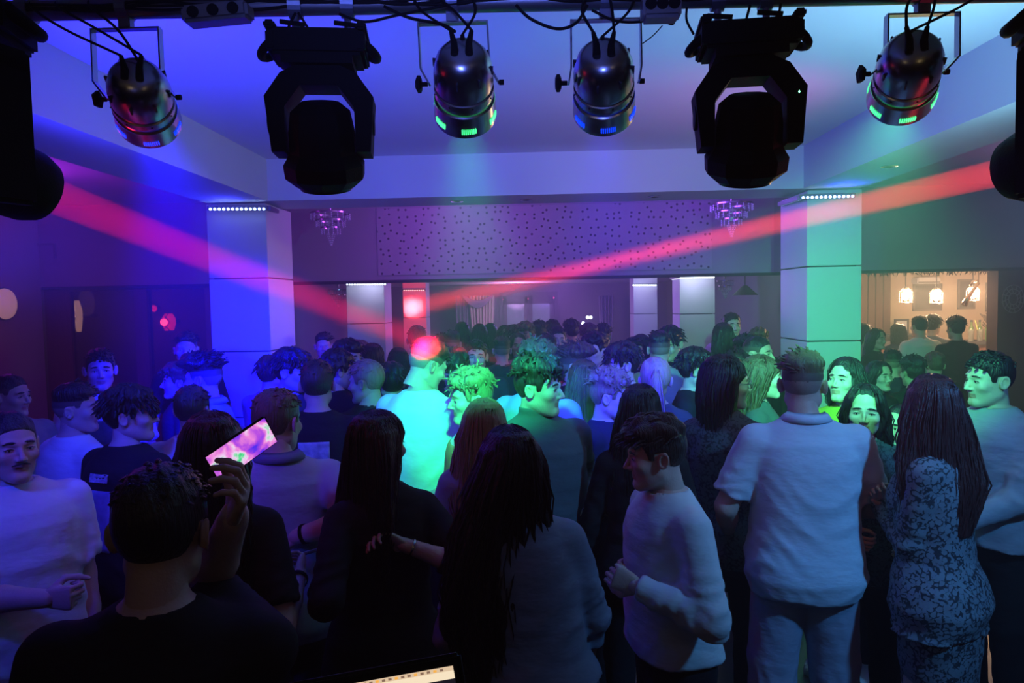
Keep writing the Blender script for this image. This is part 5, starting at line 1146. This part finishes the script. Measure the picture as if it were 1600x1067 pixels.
add('H8', 743, 529, 5.5, 6, 'man with heavy brow in dark sweater facing us behind the green-lit pair', hair='crop', hair_mat='hair_black', top='shirt_navy', sleeve='long', seed=53, q=1.2, skin='skin_c')
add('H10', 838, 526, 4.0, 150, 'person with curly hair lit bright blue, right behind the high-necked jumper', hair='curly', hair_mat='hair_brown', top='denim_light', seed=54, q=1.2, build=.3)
add('H17', 896, 531, 4.8, 58, 'man with swept-back hair lit pink in dark shirt, looking right', hair='quiff', hair_mat='hair_brown', top='shirt_black', seed=55, look=(16, 2, 0), q=1.2)
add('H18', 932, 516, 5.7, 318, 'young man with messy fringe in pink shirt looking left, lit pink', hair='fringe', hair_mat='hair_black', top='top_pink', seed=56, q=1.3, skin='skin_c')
add('H16', 912, 560, 4.2, 180, 'woman with long straight hair lit blue, seen from behind in dark jacket', sex='f', hair='straight', hair_len=.40, hair_mat='hair_brown', top='shirt_navy', sleeve='long', seed=57, q=1.2)
add('H15', 946, 571, 3.75, 62, 'young man with curly hair in navy t-shirt lit blue, looking right and smiling', hair='curly', hair_mat='hair_fair', top='shirt_navy', seed=58, look=(16, 6, 0), smile=.8, skin='skin_c', q=1.0, hands=[(-.1, -.2, 1.0), (.12, -.3, 1.0)])
add('H14', 1001, 598, 3.15, 172, 'woman with long dark hair in black jacket right behind the pale sweatshirt man', sex='f', hair='straight', hair_len=.46, hair_mat='hair_black', top='shirt_black', sleeve='long', seed=59, look=(-14, 0, 0), q=1.0)
add('H19', 975, 530, 4.6, 292, 'man in pale shirt with wavy dark hair facing left, lit lilac', hair='full', hair_mat='hair_dark', top='shirt_white', seed=60, look=(-8, 2, 0), q=1.2, skin='skin_c')
add('H20', 1026, 556, 4.0, 192, 'woman with blonde ponytail in dark green top seen from behind', sex='f', hair='ponytail', hair_len=.26, hair_mat='hair_blonde', top='shirt_teal', seed=61, look=(-20, 4, 0), q=1.15)
add('H21', 1082, 539, 4.6, 70, 'man in black t-shirt with white chest print and fluffy dark hair, looking right', hair='full', hair_mat='hair_black', top='shirt_black', seed=62, look=(10, 4, 0), q=1.2)
add('H22', 1032, 515, 5.5, 196, 'man with shaved sides in dark sweater talking to the dark-haired man beside the far pillar', hair='fade', hair_mat='hair_black', top='shirt_grey', seed=63, look=(-20, 2, 0), q=1.3)
add('H23', 1049, 505, 5.9, 332, 'tall dark-haired man in black jacket leaning to talk, before the far right pillar', hair='full', hair_mat='hair_black', top='shirt_black', sleeve='long', seed=64, look=(-6, 14, 0), q=1.3, lean=.05)
add('H24', 1133, 552, 3.4, 150, 'woman with glasses and dark bob in dark patterned blouse, profile right, lit green', sex='f', hair='bob', hair_len=.26, hair_mat='hair_black', top='lace_dark', sleeve='long', seed=65, look=(-62, 4, 0), q=1.0, bottom='trousers_black', skin='skin_c')
add('H25', 1186, 552, 4.1, 74, 'young woman with long brown hair in green-lit dark top, profile right, by the white pillar', sex='f', hair='wavy', hair_len=.40, hair_mat='hair_brown', top='shirt_teal', seed=66, look=(4, 2, 0), q=1.15, skin='skin_c', smile=.8)
add('H26', 1181, 524, 5.2, 30, 'man with short dark hair behind the young woman by the white pillar', hair='buzz', hair_mat='hair_black', top='shirt_black', seed=67, look=(20, 2, 0), q=1.4)
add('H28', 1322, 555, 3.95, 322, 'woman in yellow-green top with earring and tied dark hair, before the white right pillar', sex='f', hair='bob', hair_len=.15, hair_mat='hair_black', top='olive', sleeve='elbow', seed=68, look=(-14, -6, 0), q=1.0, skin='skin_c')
add('H33', 1410, 630, 3.6, 300, 'woman half hidden between the wavy-haired woman and the red-haired one', sex='f', hair='straight', hair_mat='hair_black', top='shirt_black', seed=69, q=1.2)
# print patches, glasses, jewellery, held things
def on_back(key, w, h, z, m, name='print', front=False, dx=0.0):
    """flat print on the shirt: a thin patch draped on the garment mesh."""
    I = INFO[key]; sh = [c for c in I['root'].children if c.name.startswith('shirt')][0]
    co = np.empty(len(sh.data.vertices) * 3, np.float32); sh.data.vertices.foreach_get('co', co); co = co.reshape(-1, 3)
    sg = -1 if front else 1; n = 12; vs = []; fs = []; c2 = co[(co[:, 1] * sg > 0)]
    for j in range(n + 1):
        for i in range(n + 1):
            x = dx + (i / n - .5) * w; zz = z + (j / n - .5) * h; dd = (c2[:, 0] - x) ** 2 + (c2[:, 2] - zz) ** 2; k_ = np.argsort(dd)[:6]
            vs.append((x, float(np.max(c2[k_, 1] * sg)) * sg + sg * .004, zz))
    for j in range(n):
        for i in range(n): k_ = j * (n + 1) + i; f = (k_, k_ + 1, k_ + n + 2, k_ + n + 1); fs.append(f if front else f[::-1])
    o = MB().raw(vs, fs).build(name, m, I['root'], smooth=True); md = o.modifiers.new('s', 'SOLIDIFY'); md.thickness = .002; return o
pm_ = mat('print_blue', (.35, .45, .8), .7, noise=.6, nscale=22); on_back('L5', .15, .26, 1.19, pm_)
tag(on_back('L5', .11, .035, 1.37, mat('print_line', (.45, .45, .5), .7, noise=.9, nscale=60)), 'small pale line of print above the blue one')
on_back('M2', .15, .17, 1.27, mat('print_white', (.6, .6, .62), .7, noise=1.0, nscale=28)); on_back('M6', .17, .17, 1.24, mat('print_pink', (.6, .2, .5), .7, noise=.9, nscale=16))
on_back('H21', .18, .12, 1.32, mat('print_white2', (.8, .8, .8), .7, noise=.9, nscale=30), front=True, dx=.0)
on_back('H7', .26, .24, 1.28, mat('print_sunset', (.9, .35, .15), .7, noise=.6, nscale=9), front=True); on_back('L4', .16, .16, 1.25, mat('print_ink', (.1, .1, .15), .7, noise=.9, nscale=30), front=True)
def head_child(key, mb, name, m, **k):
    I = INFO[key]; Rh = Matrix(I['hR'].tolist()).to_4x4(); Rh.translation = Vector(I['hc']); o = mb.build(name, m, I['root'], smooth=True)
    for v in o.data.vertices: v.co = Rh @ v.co
    return o
def eyeglasses(key):
    mb = MB()
    for sg in (-1, 1):
        mb.tube([(sg * .033 + .024 * math.cos(t * math.pi / 8), -.098 + .004 * abs(math.cos(t * math.pi / 8)), .002 + .020 * math.sin(t * math.pi / 8)) for t in range(17)], .0016, 5)
        mb.tube([(sg * .057, -.094, .006), (sg * .078, -.03, .006), (sg * .082, .01, .002)], .0016, 5)
    mb.tube([(-.010, -.102, .008), (.010, -.102, .008)], .0015, 5); head_child(key, mb, 'glasses', steel)
eyeglasses('H24'); eyeglasses('H31')
for sg in (-1, 1):
    head_child('H28', MB().tube([(sg * .086 + .0, .006, -.035), (sg * .088, .006, -.05)], .003, 6).lathe([(0, -.008), (.008, 0), (0, .008)], 8, Matrix.Translation((sg * .088, .006, -.056))), 'earring', steel)
head_child('L1', MB().tube([(-.028, -.093, -.050), (-.012, -.103, -.044), (0, -.106, -.042), (.012, -.103, -.044), (.028, -.093, -.050)], [.002, .004, .003, .004, .002], 6), 'moustache', MATS['hair_black'])
def bracelet(key, i, r, w, m, name):
    I = INFO[key]; s_, e_, w_ = [Vector(p) for p in I['arms'][i]]; u = (e_ - w_).normalized(); c = w_ + u * .035
    M = frame_from(c, u); o = MB().lathe([(r, -w), (r + .003, -w), (r + .003, w), (r, w), (r, -w)], 20, M).build(name, m, I['root'], smooth=30); return M, o
bracelet('H13', 1, .036, .008, black, 'wristband'); bracelet('H4', 0, .028, .003, steel, 'bracelet')
M, o = bracelet('H3', 0, .034, .006, black, 'watch_strap'); bracelet('H2', 0, .029, .007, black, 'watch_strap')
I = INFO['H2']; MB().lathe([(0, -.004), (.017, -.004), (.017, .004), (0, .004)], 16, M.copy()).build('unused', steel) if False else None
bracelet('H9', 1, .040, .010, steel, 'watch')
# phones
def phone(p, right, up, label, screen, w=.155, h=.075, case=black, lens=True, flip=False):
    right = Vector(right).normalized(); up = Vector(up); up = (up - right * up.dot(right)).normalized(); nrm = right.cross(up)
    M = Matrix(((right.x, up.x, nrm.x, 0), (right.y, up.y, nrm.y, 0), (right.z, up.z, nrm.z, 0), (0, 0, 0, 1))); e = empty('smartphone', p, 0, label, 'phone')
    MB().box((-w / 2, -h / 2, -.009), (w / 2, h / 2, 0), M, bev=.004).build('case', case, e)
    MB().box((-w / 2 + .004, -h / 2 + .004, -.001), (w / 2 - .004, h / 2 - .004, .0008), M).build('screen', screen, e)
    for k in range(2): MB().lathe([(0, -.012), (.008, -.012), (.009, -.009), (.009, -.006)], 14, M @ Matrix.Translation((-w / 2 + .02 + .022 * k, h / 2 - .02, 0))).build('camera_lens', blackm, e)
    return e, M
sm, nt, b = new_mat('phone_screen_picture'); N = nt.nodes; L = nt.links; tc = N.new('ShaderNodeTexCoord'); mp = N.new('ShaderNodeMapping'); nz = N.new('ShaderNodeTexNoise')
nz.inputs['Scale'].default_value = 17; nz.inputs['Detail'].default_value = 6; nz.inputs['Distortion'].default_value = .5; L.new(tc.outputs['Object'], nz.inputs[0])
cr = N.new('ShaderNodeValToRGB'); cr.color_ramp.elements[0].position = .34; cr.color_ramp.elements[0].color = (.02, .02, .9, 1); cr.color_ramp.elements[1].position = .46; cr.color_ramp.elements[1].color = (.5, .08, .8, 1)
for p_, c_ in ((.52, (.9, .25, .75, 1)), (.57, (.9, .7, .95, 1)), (.62, (.1, .8, .3, 1)), (.68, (.02, .1, .15, 1))): x_ = cr.color_ramp.elements.new(p_); x_.color = c_
L.new(nz.outputs['Fac'], cr.inputs[0]); L.new(cr.outputs[0], b.inputs['Emission Color']); b.inputs['Emission Strength'].default_value = 1.0; b.inputs['Base Color'].default_value = (0, 0, 0, 1)
c_ = P(379, 702, 1.53); r_ = P(411, 678, 1.53) - P(346, 727, 1.53)
phone(c_, r_ + Vector((0, .085, 0)), Vector((.35, .2, 1)), 'phone held up sideways by the man in front, its screen showing the party', sm, .150, .072)
c_ = P(478, 866, 2.52)
phone(c_, (1, .1, .25), (.1, -1, .25), 'pale phone lying in the hand of the grey polo man', mat('phone_dark_glass', (.02, .02, .03), .1), .150, .074, mat('pale_case', (.62, .60, .68), .5))
# drinks in hands
def glass_in_hand(key, i, label, m, h=.15, dx=0.0, up=.02):
    w_, e_ = wrist(key, i); I = INFO[key]; u = (w_ - e_).normalized(); p = w_ + u * .085 + Vector((0, 0, -h * .4 + up)); e = empty('drinking_glass', p, 0, label, 'glass')
    MB().lathe([(0, 0), (.028, 0), (.034, h), (.031, h), (.026, .008), (0, .008)], 18).build('cup', gc, e, smooth=30); MB().lathe([(0, .009), (.0255, .009), (.029, h * .6), (0, h * .6)], 16).build('drink', m, e, smooth=30)
glass_in_hand('H7', 1, 'clear glass of green-lit drink held by the smiling young man', mat('drink_pale', (.5, .7, .4), .1))
glass_in_hand('H5', 0, 'dark topped bottle-shaped glass held by the tall green-lit man', mat('drink_dark', (.12, .03, .02), .1), .18, up=.05)
glass_in_hand('H29', 1, 'small glass held by the woman in dark lace looking at us', mat('drink_dark2', (.10, .05, .02), .1), .12)

# --- far crowd: a few figures, built once and copied with their parts
base = []
for k, (sx, hr, hm_, tp_, sl) in enumerate((('m', 'fade', 'hair_black', 'shirt_navy', 'short'), ('f', 'straight', 'hair_black', 'shirt_black', 'long'), ('m', 'full', 'hair_dark', 'shirt_grey', 'long'), ('f', 'wavy', 'hair_dark', 'top_pink', 'short'),
                                          ('m', 'crop', 'hair_black', 'shirt_white', 'short'), ('m', 'curly', 'hair_black', 'shirt_black', 'long'), ('f', 'bob', 'hair_black', 'shirt_navy', 'long'), ('m', 'fringe', 'hair_brown', 'shirt_black', 'long'))):
    r0, i0 = person('x', (0, 0, 0), 0, sex=sx, hair=hr, hair_mat=hm_, top=tp_, sleeve=sl, seed=80 + k, q=1.45, hair_len=.40 if hr != 'bob' else .22, hands=HA if k in (2, 5) else None, skin='skin_a' if k % 2 else 'skin_c')
    base.append([r0, False, HT[hr]])
def far(kind, px, py, d, yaw, label, group='people at the back of the hall'):
    b_ = base[kind]; p = P(px, py, d); s = p.z / (1.735 + b_[2])
    if b_[1]: o = copy_tree(b_[0])
    else: o = b_[0]; b_[1] = True
    o.location = (p.x, d, 0); o.scale = (s, s, s); o.rotation_euler = (0, 0, math.radians(yaw)); tag(o, label, 'person', group)
G = 'people at the back of the hall'
for a_ in ((1, 722, 502, 9.6, 200, 'dark long-haired woman seen from behind at the left edge of the cream curtain'), (6, 749, 505, 8.7, 180, 'woman with dark bob standing right before the cream curtain'),
           (1, 766, 504, 9.9, 170, 'long-haired woman from behind, right of the cream curtain'), (3, 788, 507, 8.9, 20, 'woman in pinkish top left of the far double door'),
           (2, 803, 505, 8.0, 60, 'man in grey sweater below the left window of the far door'), (7, 822, 500, 7.6, 340, 'man in dark cap-like fringe below the middle of the far door'),
           (0, 784, 524, 6.8, 185, 'dark-haired man from behind, right of the heavy-browed man'), (3, 808, 519, 7.2, 10, 'pink-dressed woman just above the curly blue hair, on its left'),
           (5, 843, 499, 8.6, 190, 'curly-haired figure in black below the right window of the far door'), (4, 870, 508, 6.9, 8, 'man in white t-shirt facing us right of the far door'),
           (2, 863, 497, 9.2, 190, 'man in grey from behind at the right post of the far door'), (5, 893, 497, 8.8, 200, 'curly dark head left of the three white lights'),
           (7, 918, 503, 7.6, 20, 'man in black below the three white lights'), (5, 942, 504, 8.2, 160, 'dark figure right of the three white lights'),
           (0, 855, 520, 6.2, 200, 'man in navy from behind, right above the curly blue hair'), (1, 1002, 521, 7.0, 190, 'dark long-haired woman left of the two talking men'),
           (0, 988, 526, 6.4, 30, 'cropped man in navy behind the lilac-lit man'), (4, 1142, 487, 7.6, 6, 'man in pale shirt facing us between the hall pillar and the white pillar'),
           (6, 1130, 503, 6.9, 190, 'dark bob from behind left of the pale-shirted far man'), (5, 1166, 520, 6.0, 200, 'curly-haired man in black below the pale-shirted far man'),
           (7, 1186, 509, 7.3, 340, 'man with dark fringe close to the white right pillar'), (5, 1152, 545, 4.9, 184, 'dark curly head between the dark bob woman and the white pillar'),
           (2, 420, 552, 5.2, 160, 'man in grey sweater beside the left pillar edge'), (5, 470, 548, 5.6, 20, 'curly dark figure just behind the jacketed man by the left pillar'),
           (0, 548, 562, 6.1, 190, 'navy-shirted man behind the fair cropped man'), (7, 560, 530, 6.4, 170, 'man with brown fringe before the grey pillar'),
           (6, 622, 542, 6.0, 200, 'dark bob woman left of the red-topped head'), (5, 690, 520, 7.6, 180, 'dark curly head right of the red lit pillar'),
           (0, 706, 515, 7.2, 190, 'navy figure between the red pillar and the cream curtain')):
    far(*a_)
GB = 'people in the bar room'
for a_ in ((3, 1349, 504, 8.9, 40, 'woman in pinkish top at the left edge of the bar opening'), (1, 1368, 512, 8.2, 30, 'dark long-haired woman in black near the wood panelling'),
           (6, 1404, 504, 9.7, 190, 'dark bob woman from behind under the leftmost pendant lamp'), (4, 1438, 492, 8.8, 186, 'man in white t-shirt from behind, leftmost of the three at the bar'),
           (5, 1495, 492, 8.5, 184, 'broad man in black from behind, rightmost of the three at the bar'), (2, 1457, 489, 9.3, 130, 'man in grey sweater, middle of the three at the bar'),
           (5, 1428, 553, 5.6, 188, 'dark curly head above the red-haired woman'), (1, 1372, 562, 5.4, 20, 'dark-haired woman in black right of the earring woman'),
           (0, 1395, 545, 6.4, 150, 'navy-shirted man low in the bar opening'), (7, 1462, 548, 6.6, 170, 'man with brown fringe in black below the three at the bar')):
    far(*a_, group=GB)
for b_ in base:
    if not b_[1]: print('UNUSED BASE')
# three small white lights on the hall wall
for px, py, t in ((918, 496, 'left'), (923, 496, 'right'), (911, 505, 'lower')):
    o = P(px, py, 17.8); e = empty('wall_lamp', o, 0, 'tiny white spotlight right of the violet curtain, %s one of three' % t, 'lamp', 'three tiny white spots'); MB().lathe([(0, -.04), (.035, -.02), (.04, .01), (.02, .04), (0, .04)], 12).build('bulb', ledm_w, e, smooth=True); MB().box((-.02, .03, -.02), (.02, 18.2 - o.y, .02)).build('bracket', black, e)
# ------------------------------------------------------------------ DJ desk and laptop in front of the camera
e = empty('desk', (0, .45, .42), 0, 'black DJ desk under the laptop at the very front', 'desk')
MB().box((-.9, -.22, .92), (.9, .25, .96), bev=.004).build('top', black, e)
for sx in (-.85, .85):
    for sy in (-.17, .2): MB().tube([(sx, sy, 0), (sx, sy, .92)], .02, 12).build('leg', blackm, e, smooth=True)
# laptop: lid corner seen at (718,1018), top edge runs down-left to (440,1067)
TR = P(717, 1019, .52); TL = P(330, 1090, .545)
ux = (TR - TL).normalized(); wL = (TR - TL).length; dn = Vector((0.02, -.30, -1)); dn = (dn - ux * dn.dot(ux)).normalized(); nrm = ux.cross(-dn).normalized()   # normal towards the camera
if nrm.y > 0: nrm = -nrm
e = empty('laptop', TR, 0, 'open laptop with glowing screen at the bottom edge, only its tilted top visible', 'laptop')
M = Matrix(((ux.x, dn.x, nrm.x, 0), (ux.y, dn.y, nrm.y, 0), (ux.z, dn.z, nrm.z, 0), (0, 0, 0, 1)))
hL = .215
MB().box((-wL, 0, -.006), (0, hL, 0), M, bev=.0025).build('lid', blackm, e)
def pane(x0, y0, x1, y1, m, name, z=.0006): return MB().box((-wL + x0, y0, -.0002), (-wL + x1, y1, z), M).build(name, m, e)
def em(n, c, st=1.0): return mat(n, (0, 0, 0), .3, emit=c, estr=st)
b0 = .008; X1 = wL - .006
sc = pane(.006, b0, X1, hL - .012, em('screen_dark', (.010, .008, .014)), 'screen')
def strip_(y0, y1, m, x0=.006, x1=None, z=.0009): o = pane(x0, y0, x1 or X1, y1, m, 'screen_bar', z); o.parent = sc; return o
strip_(b0, b0 + .003, em('screen_menu', (.75, .55, .36))); strip_(b0 + .003, b0 + .0085, em('screen_address', (.95, .78, .55))); 
for k in range(14): strip_(b0 + .0008, b0 + .0024, em('screen_icons', (.25, .15, .10)) if k % 3 else em('screen_orange', (.95, .45, .08)), X1 - .075 + k * .005, X1 - .0725 + k * .005, .0012)
strip_(b0 + .018, b0 + .0215, em('screen_red', (.80, .16, .10)), X1 - .11)
strip_(b0 + .0215, b0 + .06, em('screen_brown', (.16, .09, .07)), X1 - .105, X1 - .004)
tx = bpy.data.curves.new('screen_text', 'FONT'); tx.body = 'Watch later   -   Best club music mix'; tx.size = .0052; tx.extrude = .0001; tx.align_x = 'RIGHT'
tmp = bpy.data.objects.new('tmp', tx); C.objects.link(tmp); bpy.context.view_layer.update()
tme = bpy.data.meshes.new_from_object(tmp.evaluated_get(bpy.context.evaluated_depsgraph_get())); bpy.data.objects.remove(tmp)
tme.materials.clear(); tme.materials.append(em('screen_white', (.9, .88, .85)))
to = bpy.data.objects.new('screen_text', tme); C.objects.link(to); to.parent = sc
to.matrix_local = M @ Matrix.Translation((-.034, b0 + .0150, .0012)) @ Matrix.Rotation(math.pi, 4, 'X')
for k in range(3): strip_(b0 + .0112, b0 + .0128, MATS['screen_white'], X1 - .012 - k * .012, X1 - .009 - k * .012, .0012)
# base of the laptop behind the lid's lower edge, resting on the desk
bl = M @ Vector((0, hL, 0)); bx = MB(); 
kb = [M @ Vector((-wL, hL, 0)), M @ Vector((0, hL, 0))]; bwd = Vector((0, -1, 0)) - ux * (Vector((0, -1, 0)).dot(ux)); bwd.normalize()
nb_ = ux.cross(bwd).normalized(); nb_ = nb_ if nb_.z > 0 else -nb_
K = Matrix(((ux.x, bwd.x, nb_.x, kb[0].x), (ux.y, bwd.y, nb_.y, kb[0].y), (ux.z, bwd.z, nb_.z, kb[0].z), (0, 0, 0, 1)))
MB().box((0, 0, -.016), (wL, .22, 0), K, bev=.003).build('keyboard_base', blackm, e)
mb = MB()
for r in range(5):
    for c in range(13): mb.box((.012 + c * (wL - .024) / 13, .03 + r * .021, 0), (.012 + (c + .86) * (wL - .024) / 13, .048 + r * .021, .0015), K)
o_ = mb.build('keys', black, e); o_['kind'] = 'stuff'
lst = empty('laptop_stand', (TR.x - wL / 2, TR.y - .11, 1.38), 0, 'tilted black stand holding the laptop on the desk', 'stand')
zt = min((K @ Vector((x, y, -.016))).z + TR.z for x in (0, wL) for y in (0, .22)) - 1.38
MB().box((-.12, -.10, 0), (.12, .10, .008)).build('foot', blackm, lst); MB().tube([(0, 0, 0), (0, 0, max(.02, zt + .02))], .012, 10).build('post', blackm, lst)
